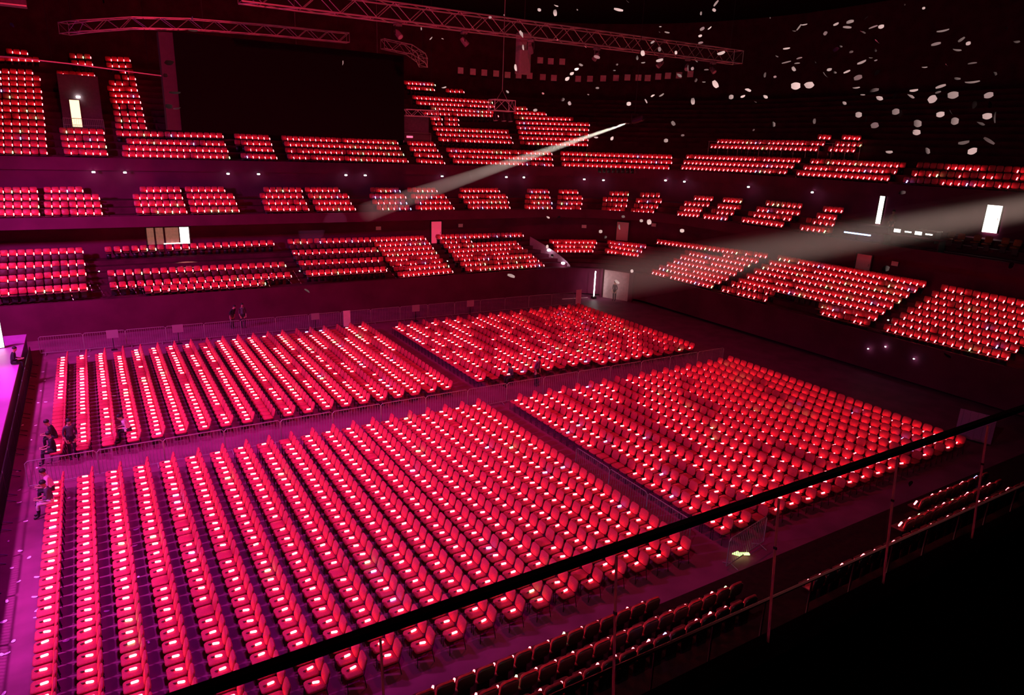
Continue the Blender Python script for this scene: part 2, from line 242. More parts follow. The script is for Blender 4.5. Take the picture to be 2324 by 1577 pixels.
AIR_CONFETTI_GLINTS = [(8.68, -17.38, 14.87, 0.071, 0.061, 0), (8.23, -18.51, 14.72, 0.082, 0.055, 0), (6.76, -20.65, 14.18, 0.055, 0.076, 80), (8.75, -18.31, 14.76, 0.042, 0.023, 0), (8.74, -19.29, 14.63, 0.159, 0.044, 8), (10.7, -17.09, 15.3, 0.136, 0.027, 20), (14.37, -14.02, 15.14, 0.091, 0.137, 80), (12.61, -13.87, 14.82, 0.172, 0.086, 20), (8.66, -19.96, 14.01, 0.066, 0.083, 80), (9.94, -18.37, 14.2, 0.07, 0.08, 60), (11.88, -16.31, 14.45, 0.099, 0.037, -10), (10.02, -17.78, 14.15, 0.054, 0.042, 0), (9.41, -18.47, 13.96, 0.068, 0.019, -15), (9.67, -19.52, 14.15, 0.046, 0.064, 80), (10.17, -18.65, 14.16, 0.139, 0.06, 0), (13.04, -12.81, 15.18, 0.107, 0.092, 0), (11.98, -13.15, 15.19, 0.052, 0.052, 0), (11.7, -13.06, 14.0, 0.058, 0.075, 0), (7.98, -19.15, 13.42, 0.071, 0.064, 0), (6.47, -21.42, 13.21, 0.049, 0.055, 0), (9.14, -16.69, 13.4, 0.09, 0.056, 0), (11.74, -15.08, 14.03, 0.091, 0.052, 0), (12.17, -14.21, 13.96, 0.055, 0.055, 0), (8.15, -19.0, 13.71, 0.079, 0.079, 0), (8.26, -18.95, 13.79, 0.07, 0.07, 0), (6.21, -21.86, 13.48, 0.046, 0.048, 0), (11.3, -15.04, 14.45, 0.083, 0.103, 30), (8.55, -20.35, 13.46, 0.064, 0.064, 40), (12.04, -16.75, 13.84, 0.122, 0.073, -30), (9.87, -18.75, 13.53, 0.029, 0.087, 60), (7.75, -20.83, 13.3, 0.055, 0.061, 0), (7.06, -22.54, 13.23, 0.046, 0.069, 80), (14.94, -14.14, 13.47, 0.108, 0.154, 60), (14.69, -14.76, 13.18, 0.095, 0.065, 0), (7.85, -20.45, 12.91, 0.057, 0.063, 0), (7.57, -21.7, 12.89, 0.05, 0.052, 0), (8.69, -19.05, 12.94, 0.071, 0.057, 0), (12.89, -16.78, 14.18, 0.091, 0.101, 0), (15.0, -14.96, 14.4, 0.096, 0.042, 0), (14.78, -15.21, 14.64, 0.124, 0.041, 0), (12.44, -17.19, 14.46, 0.093, 0.029, 5), (11.66, -17.57, 14.12, 0.149, 0.103, -10), (8.84, -21.12, 13.58, 0.077, 0.123, 65), (12.01, -17.94, 15.31, 0.139, 0.046, -50), (10.29, -19.57, 14.78, 0.065, 0.05, 30), (11.07, -18.54, 14.96, 0.047, 0.064, 90), (14.34, -15.38, 15.44, 0.13, 0.081, -15), (9.54, -20.25, 14.38, 0.069, 0.024, -30), (9.49, -20.14, 14.29, 0.056, 0.042, -10), (13.19, -16.51, 14.93, 0.118, 0.057, 0), (10.49, -18.24, 14.73, 0.046, 0.021, 0), (12.12, -16.65, 14.99, 0.119, 0.035, 8), (11.63, -16.97, 14.91, 0.062, 0.033, 0), (10.81, -17.73, 14.58, 0.087, 0.044, -25), (10.13, -19.95, 14.15, 0.128, 0.092, -15), (10.38, -19.07, 14.03, 0.039, 0.118, 88), (11.81, -17.74, 14.24, 0.069, 0.078, 0), (7.66, -22.45, 13.31, 0.052, 0.052, 0), (9.19, -21.26, 13.46, 0.066, 0.062, 0), (8.12, -22.48, 13.34, 0.057, 0.057, 0), (8.28, -22.11, 13.43, 0.081, 0.081, -30), (14.91, -16.62, 13.9, 0.154, 0.05, -3), (8.36, -22.43, 13.09, 0.069, 0.064, 0), (13.66, -17.73, 13.26, 0.055, 0.055, 0), (15.89, -15.91, 15.78, 0.042, 0.042, 0), (11.34, -21.8, 14.68, 0.029, 0.026, 0), (11.16, -22.16, 14.57, 0.039, 0.035, 0), (12.96, -22.3, 14.53, 0.036, 0.036, 0), (15.34, -17.15, 15.38, 0.169, 0.045, -55), (14.24, -17.9, 15.11, 0.13, 0.031, -10), (11.67, -20.09, 14.68, 0.101, 0.028, 0), (12.61, -19.96, 14.81, 0.108, 0.048, 0), (11.6, -20.89, 14.62, 0.116, 0.058, -8), (13.65, -19.44, 14.94, 0.165, 0.047, 10), (10.7, -21.72, 14.46, 0.104, 0.024, -40), (15.65, -18.62, 15.26, 0.19, 0.038, -8), (10.94, -21.79, 14.38, 0.077, 0.077, 0), (17.04, -16.57, 15.51, 0.112, 0.137, 70), (15.85, -18.28, 15.22, 0.25, 0.125, -20), (17.71, -17.43, 15.32, 0.233, 0.125, 0), (7.5, -23.63, 13.62, 0.055, 0.044, -30), (12.41, -20.24, 14.44, 0.105, 0.034, -10), (17.51, -16.97, 15.13, 0.125, 0.069, -10), (16.34, -18.3, 14.94, 0.17, 0.057, 5), (13.59, -20.01, 14.4, 0.069, 0.05, 20), (17.65, -17.52, 14.92, 0.08, 0.037, 0), (14.44, -17.96, 14.64, 0.125, 0.042, -5), (15.69, -16.68, 14.77, 0.232, 0.035, -5), (12.11, -19.72, 14.21, 0.106, 0.025, -5), (11.53, -20.47, 14.12, 0.117, 0.035, -5), (13.78, -19.74, 14.37, 0.187, 0.061, -5), (10.88, -20.46, 14.24, 0.113, 0.03, 5), (12.51, -18.98, 14.41, 0.112, 0.027, 0), (10.67, -20.79, 13.93, 0.072, 0.081, 60), (12.69, -19.91, 14.15, 0.095, 0.065, 20), (10.38, -21.63, 13.81, 0.081, 0.03, 0), (10.72, -21.57, 13.85, 0.104, 0.031, -10), (11.49, -20.71, 13.92, 0.058, 0.154, 70), (15.21, -16.54, 14.48, 0.085, 0.125, 85), (12.42, -19.08, 14.07, 0.062, 0.049, 0), (8.34, -22.65, 13.45, 0.094, 0.104, 0), (7.71, -23.27, 13.38, 0.104, 0.081, -20), (17.81, -17.05, 14.6, 0.208, 0.138, -10), (9.23, -22.92, 13.63, 0.079, 0.07, -20), (12.03, -20.87, 13.78, 0.123, 0.071, -8), (11.04, -21.78, 13.64, 0.141, 0.063, -10), (10.95, -21.69, 13.58, 0.077, 0.018, 0), (8.31, -23.57, 13.3, 0.07, 0.068, 0), (10.33, -22.49, 13.49, 0.089, 0.073, 0), (8.36, -23.82, 13.31, 0.079, 0.074, 0), (11.13, -22.25, 13.62, 0.111, 0.059, 5), (9.79, -23.23, 13.4, 0.093, 0.096, -30), (12.91, -21.61, 13.83, 0.155, 0.049, -10), (18.81, -18.4, 14.29, 0.158, 0.057, -15), (8.4, -24.15, 13.31, 0.092, 0.078, 0), (15.21, -20.62, 14.17, 0.187, 0.049, -5), (17.03, -19.42, 14.63, 0.159, 0.04, 0), (14.36, -21.3, 14.01, 0.297, 0.05, -6), (18.93, -18.94, 14.87, 0.221, 0.044, -5), (15.02, -21.29, 14.19, 0.215, 0.081, -20), (9.0, -24.14, 13.35, 0.084, 0.061, 0), (9.64, -23.72, 13.32, 0.106, 0.084, -30), (8.18, -24.55, 13.21, 0.073, 0.062, 0), (9.75, -23.81, 13.22, 0.093, 0.093, 0), (8.89, -23.82, 13.19, 0.076, 0.076, 0), (18.13, -19.13, 13.8, 0.084, 0.18, 80), (11.27, -22.74, 13.26, 0.106, 0.113, 0), (15.3, -21.31, 13.53, 0.063, 0.218, 78), (8.15, -24.53, 13.07, 0.073, 0.067, 0), (8.83, -23.66, 13.11, 0.097, 0.084, 0), (8.79, -23.69, 13.03, 0.079, 0.074, 0), (8.55, -23.6, 13.2, 0.07, 0.07, 0), (8.66, -23.58, 13.19, 0.073, 0.078, 30), (10.89, -21.72, 13.33, 0.09, 0.097, 0), (8.18, -23.56, 13.12, 0.062, 0.067, 0), (7.88, -23.84, 13.05, 0.074, 0.061, 0), (11.35, -21.95, 12.88, 0.1, 0.089, 0), (10.13, -23.1, 12.89, 0.094, 0.088, 0), (19.13, -19.02, 13.22, 0.253, 0.177, 0), (9.66, -23.79, 12.89, 0.097, 0.089, 0), (18.59, -19.77, 13.26, 0.393, 0.079, 20), (15.94, -19.82, 15.09, 0.239, 0.069, 5), (17.0, -19.15, 15.04, 0.2, 0.069, -5), (16.82, -19.71, 15.04, 0.251, 0.061, -35), (14.85, -20.71, 14.58, 0.193, 0.063, 0), (11.72, -22.48, 14.2, 0.062, 0.054, 0), (12.47, -21.57, 14.05, 0.087, 0.052, 0), (18.27, -20.02, 15.12, 0.239, 0.072, -15), (10.89, -21.49, 13.48, 0.07, 0.063, 0), (17.0, -16.66, 13.6, 0.092, 0.141, 80), (8.7, -22.76, 13.04, 0.054, 0.054, 0), (6.85, -19.82, 14.06, 0.093, 0.151, 90), (6.89, -19.81, 13.92, 0.035, 0.076, 85), (6.83, -19.75, 13.69, 0.047, 0.105, 85), (7.38, -16.62, 13.65, 0.14, 0.047, -40), (7.82, -14.74, 14.79, 0.036, 0.072, 80), (7.99, -14.8, 14.64, 0.091, 0.027, -30), (8.18, -14.89, 14.64, 0.054, 0.082, 85), (8.3, -17.11, 13.63, 0.07, 0.062, 0), (1.6, -15.47, 14.07, 0.124, 0.062, 30), (2.69, -15.52, 14.48, 0.093, 0.031, 65), (3.66, -13.52, 13.93, 0.208, 0.127, 15), (3.58, -13.49, 13.72, 0.091, 0.127, 75), (3.71, -13.49, 13.45, 0.272, 0.054, 5), (3.59, -13.47, 13.22, 0.136, 0.127, 0), (3.72, -13.48, 13.19, 0.235, 0.054, 5), (6.51, -14.15, 14.13, 0.036, 0.145, 85), (9.15, -15.48, 15.09, 0.027, 0.036, 0), (8.93, -15.35, 15.04, 0.072, 0.054, 0), (4.07, -13.65, 14.67, 0.091, 0.036, -15), (4.07, -13.62, 14.47, 0.199, 0.036, 5), (6.78, -20.9, 12.01, 0.057, 0.041, 0), (6.68, -20.83, 12.0, 0.057, 0.041, 0), (7.36, -21.35, 12.05, 0.047, 0.041, 0), (6.9, -22.28, 12.1, 0.054, 0.063, 80), (7.16, -21.21, 11.87, 0.047, 0.047, 0), (7.2, -21.25, 11.81, 0.041, 0.047, 0), (7.33, -21.33, 11.93, 0.041, 0.072, 85), (7.23, -20.05, 11.53, 0.047, 0.07, 85), (7.28, -20.1, 11.42, 0.047, 0.07, 85), (7.84, -21.81, 11.93, 0.057, 0.057, 0), (8.18, -20.75, 11.92, 0.052, 0.047, 0), (7.93, -20.67, 11.13, 0.07, 0.082, 45), (8.08, -20.77, 11.28, 0.047, 0.058, 80), (6.3, -20.69, 11.32, 0.114, 0.047, 20), (4.41, -18.87, 10.93, 0.116, 0.035, 30), (7.48, -24.97, 11.4, 0.078, 0.035, 25), (6.22, -25.16, 10.86, 0.058, 0.036, 15), (6.35, -25.44, 10.84, 0.103, 0.029, -12), (5.9, -24.97, 10.48, 0.071, 0.019, -12), (9.07, -23.49, 11.71, 0.088, 0.083, 0), (8.61, -24.78, 11.98, 0.068, 0.072, 0), (9.14, -23.47, 12.47, 0.072, 0.052, 0), (4.63, -25.05, 10.66, 0.031, 0.041, 80), (4.29, -24.87, 10.5, 0.021, 0.036, 80)]

# ------------------------------------------------------------------ materials
MATS = {}
def mat(name, color, rough=.6, emit=0.0, ecol=None, metal=0.0, noise=0.0, scale=6.0, spec=.5, alpha=1.0):
    if name in MATS: return MATS[name]
    m = bpy.data.materials.new(name); m.use_nodes = True
    nt = m.node_tree; b = nt.nodes['Principled BSDF']
    b.inputs['Base Color'].default_value = (*color, 1); b.inputs['Roughness'].default_value = rough
    b.inputs['Metallic'].default_value = metal; b.inputs['Specular IOR Level'].default_value = spec
    if emit:
        b.inputs['Emission Color'].default_value = (*(ecol or color), 1); b.inputs['Emission Strength'].default_value = emit
    if noise:
        tc = nt.nodes.new('ShaderNodeTexCoord'); n = nt.nodes.new('ShaderNodeTexNoise'); n.inputs['Scale'].default_value = scale
        n.inputs['Detail'].default_value = 4
        r = nt.nodes.new('ShaderNodeValToRGB')
        r.color_ramp.elements[0].position = .3; r.color_ramp.elements[1].position = .75
        r.color_ramp.elements[0].color = (*[c * (1 - noise) for c in color], 1)
        r.color_ramp.elements[1].color = (*[min(1, c * (1 + noise)) for c in color], 1)
        nt.links.new(tc.outputs['Object'], n.inputs['Vector']); nt.links.new(n.outputs['Fac'], r.inputs['Fac'])
        nt.links.new(r.outputs['Color'], b.inputs['Base Color'])
    MATS[name] = m; return m

SEAT = mat('red_seat_fabric', (.55, .035, .075), .75, noise=.18, scale=30)
PAN = mat('shaded_maroon_seat_pan', (.10, .012, .02), .6, noise=.15, scale=20)  # maroon darkened for the shade on the tier seat pans
SEATP = mat('red_seat_shell', (.50, .03, .06), .5, noise=.15, scale=20)
BLACK = mat('black_steel', (.012, .01, .012), .45)
HANDLE = mat('grey_handle_plastic', (.03, .03, .035), .5)
RED = mat('stick_red', (.8, .2, .2), .4, 13, (1, .088, .11))
GREEN = mat('stick_green', (.6, .8, .5), .4, 9, (.5, 1, .3))
BLUE = mat('stick_blue', (.4, .4, .8), .4, 9, (.28, .32, 1))
FLOORM = mat('dark_floor_vinyl', (.22, .045, .12), .6, noise=.25, scale=.9, spec=.2)
MAT_STRIP = mat('walkway_carpet', (.05, .03, .045), .9, noise=.3, scale=8)
CONC = mat('dark_concrete', (.09, .013, .036), .85, noise=.3, scale=1.2, spec=.08)
WALLM = mat('dark_wall_paint', (.115, .014, .052), .8, noise=.2, scale=.6, spec=.08)
CEILM = mat('black_ceiling', (.012, .005, .007), .9, spec=.05)
UPPER = mat('shaded_upper_concrete', (.065, .011, .026), .85, noise=.3, scale=1.2, spec=.05)  # concrete darkened for the dimmer light of the upper tier
STAGE = mat('stage_deck', (.5, .10, .5), .5, noise=.08, scale=2)
ALU = mat('truss_aluminium', (.55, .5, .52), .4, metal=.6)
FENCE = mat('galvanised_barrier', (.34, .26, .30), .45, metal=.3)
PANEL = mat('pale_panel', (.8, .6, .65), .7, noise=.12, scale=3)
WHITE = mat('white_paper', (.9, .88, .88), .7)
LAMPW = mat('emergency_lamp', (.9, 1, .9), .4, 12, (.8, 1, .85))
WARM = mat('lit_interior', (1, .9, .7), .6, 1.3, (1, .62, .32))
WHITEL = mat('bright_doorway', (1, 1, 1), .6, 2.4, (1, .93, .78))
BLUEL = mat('blue_led_bar', (.2, .3, 1), .5, 5, (.3, .5, 1))
SKIN = mat('skin', (.5, .28, .2), .6)
HAIR = mat('black_hair', (.012, .01, .01), .6)

# ------------------------------------------------------------------ mesh builder
class MB:
    def __init__(s): s.v = []; s.f = []; s.m = []
    def add(s, vs, fs, m=0, M=None):
        o = len(s.v)
        for p in vs:
            p = Vector(p); s.v.append(tuple(M @ p if M else p))
        for f in fs: s.f.append(tuple(i + o for i in f)); s.m.append(m)
        return s
    def box(s, c, d, m=0, M=None):
        x, y, z = d[0] / 2, d[1] / 2, d[2] / 2
        vs = [(c[0] + a * x, c[1] + b * y, c[2] + e * z) for e in (-1, 1) for b in (-1, 1) for a in (-1, 1)]
        return s.add(vs, [(0, 2, 3, 1), (4, 5, 7, 6), (0, 1, 5, 4), (2, 6, 7, 3), (0, 4, 6, 2), (1, 3, 7, 5)], m, M)
    def tube(s, pts, r, n=6, m=0, cap=True, M=None):
        pts = [Vector(p) for p in pts]; rr = r if isinstance(r, (list, tuple)) else [r] * len(pts)
        vs = []; ref = None
        for i, p in enumerate(pts):
            t = (pts[min(i + 1, len(pts) - 1)] - pts[max(i - 1, 0)]).normalized()
            a = Vector((0, 0, 1)) if abs(t.z) < .9 else Vector((1, 0, 0))
            if ref is not None: a = ref
            u = (a - t * a.dot(t)).normalized(); ref = u; w = t.cross(u)
            vs += [p + (u * math.cos(2 * PI * k / n) + w * math.sin(2 * PI * k / n)) * rr[i] for k in range(n)]
        fs = []
        for i in range(len(pts) - 1):
            for k in range(n):
                a = i * n + k; b = i * n + (k + 1) % n; fs.append((a, b, b + n, a + n))
        if cap: fs += [tuple(range(n))[::-1], tuple(range((len(pts) - 1) * n, len(pts) * n))]
        return s.add(vs, fs, m, M)
    def slab(s, w, d, t, r, bev, m=0, M=None, seg=3, bulge=0.0):
        # rounded cushion: outline w x d, thickness t, soft edges, slightly domed top
        out = []
        for cx, cy, a0 in ((1, 1, 0), (-1, 1, 90), (-1, -1, 180), (1, -1, 270)):
            for k in range(seg):
                a = math.radians(a0 + 90 * k / (seg - 1)); out.append((cx * (w / 2 - r), cy * (d / 2 - r), math.cos(a), math.sin(a)))
        n = len(out); vs = []
        for z, ins in ((-t / 2, bev), (-t / 2 + bev, 0), (t / 2 - bev, 0), (t / 2, bev)):
            for ox, oy, ca, sa in out: vs.append((ox + ca * (r - ins), oy + sa * (r - ins), z))
        fs = [tuple(range(n))[::-1]]
        for j in range(3):
            for k in range(n):
                a = j * n + k; b = j * n + (k + 1) % n; fs.append((a, b, b + n, a + n))
        vs.append((0, 0, t / 2 + bulge)); c = len(vs) - 1
        for k in range(n): fs.append((3 * n + k, 3 * n + (k + 1) % n, c))
        return s.add(vs, fs, m, M)
    def mesh(s, name, mats, smooth=False):
        me = bpy.data.meshes.new(name); me.from_pydata(s.v, [], s.f)
        for q in mats: me.materials.append(q)
        me.polygons.foreach_set('material_index', s.m)
        if smooth: me.polygons.foreach_set('use_smooth', [True] * len(s.f))
        me.update(); return me

def link(name, me, parent=None, loc=None, rz=None):
    o = bpy.data.objects.new(name, me); COL.objects.link(o)
    if parent is not None: o.parent = parent
    if loc is not None: o.location = loc
    if rz is not None: o.rotation_euler = (0, 0, rz)
    return o
def part(name, mb, mats, parent, smooth=False):
    return link(name, mb.mesh(name, mats if isinstance(mats, list) else [mats], smooth), parent)
def tag(o, label, cat, group=None):
    o['label'] = label; o['category'] = cat
    if group: o['group'] = group
    return o
def thing(name, label, cat, loc=(0, 0, 0), rz=0, group=None):
    return tag(link(name, None, None, loc, rz), label, cat, group)
def one(name, mb, mats, label, cat, loc=None, rz=None, group=None, smooth=False):
    return tag(link(name, mb.mesh(name, mats if isinstance(mats, list) else [mats], smooth), None, loc, rz), label, cat, group)
def struct(name, mb, mats):
    o = link(name, mb.mesh(name, mats if isinstance(mats, list) else [mats])); o['kind'] = 'structure'; return o
def dup(root, loc, rz, label, group):
    r = root.copy(); COL.objects.link(r); r.location = loc; r.rotation_euler = (0, 0, rz); r['label'] = label
    if group: r['group'] = group
    for ch in root.children:
        c = ch.copy(); COL.objects.link(c); c.parent = r
        for g in ch.children:
            d = g.copy(); COL.objects.link(d); d.parent = c
    return r
ONES = 'zeroth first second third fourth fifth sixth seventh eighth ninth tenth eleventh twelfth thirteenth fourteenth fifteenth sixteenth seventeenth eighteenth nineteenth'.split()
def ordw(n):
    if n < 20: return ONES[n]
    t, u = divmod(n, 10); T = {2: 'twent', 3: 'thirt', 4: 'fort'}[t]
    return T + 'ieth' if u == 0 else T + 'y-' + ONES[u]

# ------------------------------------------------------------------ camera
cam_d = bpy.data.cameras.new('camera'); cam = bpy.data.objects.new('camera', cam_d); COL.objects.link(cam)
CR = Vector((.85350625, -.51978456, .0367571)); CU = Vector((.11706644, .26000777, .95848391)); CF = Vector((.50776227, .81376899, -.28276759))
CP = Vector((2.166972, -27.389444, 12.76762)); FPX = 1545.953
cam.matrix_world = Matrix(((CR.x, CU.x, -CF.x, CP.x), (CR.y, CU.y, -CF.y, CP.y), (CR.z, CU.z, -CF.z, CP.z), (0, 0, 0, 1)))
cam_d.sensor_fit = 'HORIZONTAL'; cam_d.sensor_width = 36; cam_d.lens = FPX / 2324 * 36
cam_d.clip_start = .05; cam_d.clip_end = 300
scene.camera = cam
def in_frame(p, mx=0):
    d = Vector(p) - CP; z = d.dot(CF)
    if z <= .1: return False
    x = 1162 + FPX * d.dot(CR) / z; y = 788.5 - FPX * d.dot(CU) / z
    return -mx <= x <= 2324 + mx and -mx <= y <= 1577 + mx
def below_rail(p):      # hidden behind the near balcony
    return False

# ------------------------------------------------------------------ the bowl: curve round the floor
WY, WX, R = 21.8, 41.3, 6.0
CX, CY = WX - R, WY - R
def curve(d, x0=-14.0, y1=-30.0, n=14):
    """points of the bowl outline offset outward by d: (x, y, blend towards the end wall)"""
    pts = [(x0, WY + d, 0.0), (CX * .5, WY + d, 0.0), (CX, WY + d, 0.0)]
    for i in range(1, n):
        a = PI / 2 * (1 - i / n); pts.append((CX + (R + d) * math.cos(a), CY + (R + d) * math.sin(a), i / n))
    pts += [(WX + d, CY, 1.0), (WX + d, (CY + y1) / 2, 1.0), (WX + d, y1, 1.0)]
    return pts
def sweep(name, prof, mats, end=.32):
    mb = MB(); cols = []
    for d, z in prof: cols.append([(x, y, z + end * s) for x, y, s in curve(d)])
    n = len(cols[0]); vs = [p for c in cols for p in c]; fs = []
    for j in range(len(cols) - 1):
        for i in range(n - 1): fs.append((j * n + i, j * n + i + 1, (j + 1) * n + i + 1, (j + 1) * n + i))
    mb.add(vs, fs); return struct(name, mb, mats)

# floor, terraces, walls
struct('floor', MB().box((8, -3, -.1), (110, 90, .2)), FLOORM)
def steps(d0, z0, dd, dz, n, back):
    p = [(d0 - .5, z0)]
    for k in range(n):
        p += [(d0 + dd * k + dd - .42, z0 + dz * k)]
        if k < n - 1: p += [(d0 + dd * k + dd - .42, z0 + dz * (k + 1))]
    p.append((back, z0 + dz * (n - 1))); return p
sweep('wall_fascia_lower', [(1.15, 0), (1.15, 2.3), (1.3, 2.3), (1.3, 1.9)], WALLM)
sweep('terrace_lower', [(1.3, 1.88)] + steps(1.8, 1.88, .7, .305, 8, 7.6), CONC)
sweep('wall_lower_back', [(7.6, 3.9), (7.6, 6.7)], WALLM)
sweep('slab_middle_soffit', [(7.6, 6.62), (4.5, 6.5)], WALLM)
sweep('wall_fascia_middle', [(4.5, 6.5), (4.5, 7.25), (4.62, 7.25), (4.62, 6.8)], WALLM)
sweep('terrace_middle', [(4.62, 6.8)] + steps(5.0, 6.82, .8, .43, 4, 8.4), CONC)
sweep('wall_middle_back', [(8.4, 8.0), (8.4, 10.3)], WALLM)
sweep('slab_upper_soffit', [(8.4, 10.2), (7.85, 10.1)], WALLM)
sweep('wall_fascia_upper', [(7.85, 10.1), (7.85, 10.95), (8.0, 10.95), (8.0, 10.5)], WALLM)
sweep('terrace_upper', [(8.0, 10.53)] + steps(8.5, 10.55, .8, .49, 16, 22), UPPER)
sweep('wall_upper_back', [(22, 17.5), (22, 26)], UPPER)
struct('ceiling', MB().box((15, 0, 26.2), (130, 120, .3)), CEILM)
struct('wall_left', MB().box((-30, 0, 13), (.3, 110, 27)), CEILM)
struct('wall_near', MB().box((15, -50, 13), (130, .3, 27)), CEILM)

# ------------------------------------------------------------------ floor chairs and light sticks
def M4(loc=(0, 0, 0), rx=0, ry=0, rz=0):
    return Matrix.Translation(loc) @ Matrix.Rotation(rz, 4, 'Z') @ Matrix.Rotation(ry, 4, 'Y') @ Matrix.Rotation(rx, 4, 'X')
def chair_seat(seg): return MB().slab(.45, .44, .085, .09, .028, 0, M4((-.02, 0, .45)), seg, .012)
def chair_back(seg): return MB().slab(.37, .42, .062, .10, .024, 0, M4((.25, 0, .668), 0, PI / 2 + .27), seg, 0)
def chair_legs(side):
    y = .2 * side
    return MB().tube([(-.2, y, .0), (-.2, y, .39), (.2, y, .39), (.29, y, .80)], .012, 5).tube([(.2, y, .39), (.27, y, 0)], .012, 5)
def head_mb(n, m=0):
    mb = MB(); mb.tube([(.0, 0, 0), (.012, 0, 0), (.13, 0, 0), (.155, 0, 0), (.165, 0, 0)], [.014, .027, .03, .023, .008], n, m); return mb
def handle_mb(n, m=0):
    mb = MB(); mb.tube([(-.1, 0, 0), (-.085, 0, 0), (.0, 0, 0)], [.008, .014, .016], n, m); return mb
def join(*mbs):
    r = MB()
    for mb, mi in mbs: r.add(mb.v, mb.f, mi)
    return r

def merge(name, template, mats, xf, label, cat, group=None, smooth=True, mi_map=None):
    """one mesh out of many placed copies (numpy); xf: list of 4x4; mi_map: per copy, remaps material 0"""
    tv = np.array(template.v, float); nv = len(tv)
    lt = np.array([len(f) for f in template.f]); li = np.array([i for f in template.f for i in f]); tm = np.array(template.m)
    k = len(xf); X = np.array([np.array(m) for m in xf])
    V = np.einsum('kij,nj->kni', X[:, :3, :3], tv) + X[:, None, :3, 3]
    me = bpy.data.meshes.new(name); me.vertices.add(k * nv); me.vertices.foreach_set('co', V.reshape(-1))
    L = (li[None, :] + (np.arange(k) * nv)[:, None]).reshape(-1)
    me.loops.add(len(L)); me.loops.foreach_set('vertex_index', L.astype(np.int32))
    tot = np.tile(lt, k); st = np.concatenate([[0], np.cumsum(tot)[:-1]])
    me.polygons.add(len(tot)); me.polygons.foreach_set('loop_start', st.astype(np.int32))
    try: me.polygons.foreach_set('loop_total', tot.astype(np.int32))
    except Exception: pass
    mi = np.tile(tm, k).reshape(k, -1)
    if mi_map is not None:
        c = np.array(mi_map)[:, None]; mi = np.where(mi == 0, c, mi)
    me.polygons.foreach_set('material_index', mi.reshape(-1).astype(np.int32))
    me.polygons.foreach_set('use_smooth', np.full(len(tot), smooth))
    for q in mats: me.materials.append(q)
    me.update(calc_edges=True); me.validate()
    o = link(name, me); tag(o, label, cat, group); o['kind'] = 'stuff'; return o

P = .905
BL = {'near front': (0.0, 20, 0.0, -1, 29, .03), 'near rear': (19.42, 18, -.28, -1, 28, .14),
      'far front': (-.03, 20, 3.03, 1, 28, .24), 'far rear': (19.4, 18, 2.94, 1, 26, .30)}
def stick_colour(pg=.03, pb=.022):
    r = rnd.random()
    return 1 if r < pg else 2 if r < pg + pb else 0
chairs = []     # block, row, seat, x, y, stick colour or None
for b, (x0, nr, y0, sg, nc, empty) in BL.items():
    for i in range(nr):
        on = True
        for j in range(nc):
            if empty > .05:     # gaps come in runs
                on = (rnd.random() > empty * .45) if on else (rnd.random() > .62)
            else: on = rnd.random() > empty
            if b == 'far rear' and i < 9 and j < 1: continue
            chairs.append((b, i + 1, j + 1, x0 + i * P, y0 + sg * .5 * j, stick_colour() if on else None))
def dist(c): return (Vector((c[3], c[4], .6)) - CP).length
vis = sorted([c for c in chairs if in_frame((c[3], c[4], .6), -5)], key=dist)
ind = vis[:300]; ids = set(id(c) for c in ind)
rest = [c for c in chairs if id(c) not in ids]
proto = None
def chair_label(c): return f'red chair {ordw(c[2])} from the cross aisle in the {ordw(c[1])} row, {c[0]} floor block'
CHAIR_G = 'red chairs on the arena floor'
for c in ind:
    loc = (c[3], c[4], 0)
    if proto is None:
        proto = thing('floor_chair', chair_label(c), 'chair', loc, 0, CHAIR_G)
        part('seat', chair_seat(5), SEAT, proto, True); part('backrest', chair_back(5), SEAT, proto, True)
        part('leg_frame', chair_legs(1), BLACK, proto); part('leg_frame', chair_legs(-1), BLACK, proto)
    else: dup(proto, loc, 0, chair_label(c), CHAIR_G)
tmpl = join((chair_seat(3), 0), (chair_back(3), 0), (chair_legs(1), 1), (chair_legs(-1), 1))
merge('floor_chairs', tmpl, [SEAT, BLACK], [M4((c[3], c[4], 0)) for c in rest], 'remaining red chairs in rows filling the far and rear floor blocks', 'chairs', CHAIR_G)

# ------------------------------------------------------------------ tier seats
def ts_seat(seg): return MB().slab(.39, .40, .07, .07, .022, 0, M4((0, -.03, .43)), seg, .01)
def ts_back(seg): return MB().slab(.42, .385, .06, .085, .02, 0, M4((0, .19, .68), PI / 2 - .14), seg, 0)
def ts_shell(seg): return MB().slab(.425, .38, .045, .11, .012, 0, M4((0, .234, .662), PI / 2 - .14), seg, 0)
def ts_base(): return MB().box((0, .1, .2), (.3, .05, .4))
BLOCKS = {'L1': 'lower tier block at the left edge', 'L9': 'long lower block on the end wall', 'L10': 'lower tier block at the right edge',
          'N1': 'near stand left of the gap', 'N2': 'near stand right of the gap', 'U11': 'upper tier block at the right edge'}
BNAME = {'L': 'lower', 'M': 'middle', 'U': 'upper'}
def block_name(b): return BLOCKS.get(b) or f'{ordw(int(b[1:]))} {BNAME[b[0]]} tier block from the left'
tseats = []
for blk, k, a, b, n in ROWS:
    A, B = Vector(a), Vector(b); rz = math.atan2(B.y - A.y, B.x - A.x)
    lit = True
    if blk in ('L1', 'L3') and k % 2 == 1: lit = False
    for i in range(n):
        t = i / max(1, n - 1); p = A.lerp(B, t)
        empty = .06
        if blk in ('L4', 'L5') and k in (2, 3, 1): empty = .35
        if blk == 'L9' and k in (0, 1): empty = .3
        if blk == 'U11': empty = .45
        if blk == 'N2': empty = .25
        c = stick_colour(.05, .025) if (lit and rnd.random() > empty) else None
        if blk in ('M7', 'M10') and c == 0 and rnd.random() < .3: c = rnd.choice((1, 2, 2))
        tseats.append((blk, k, i, n, p, rz, c))
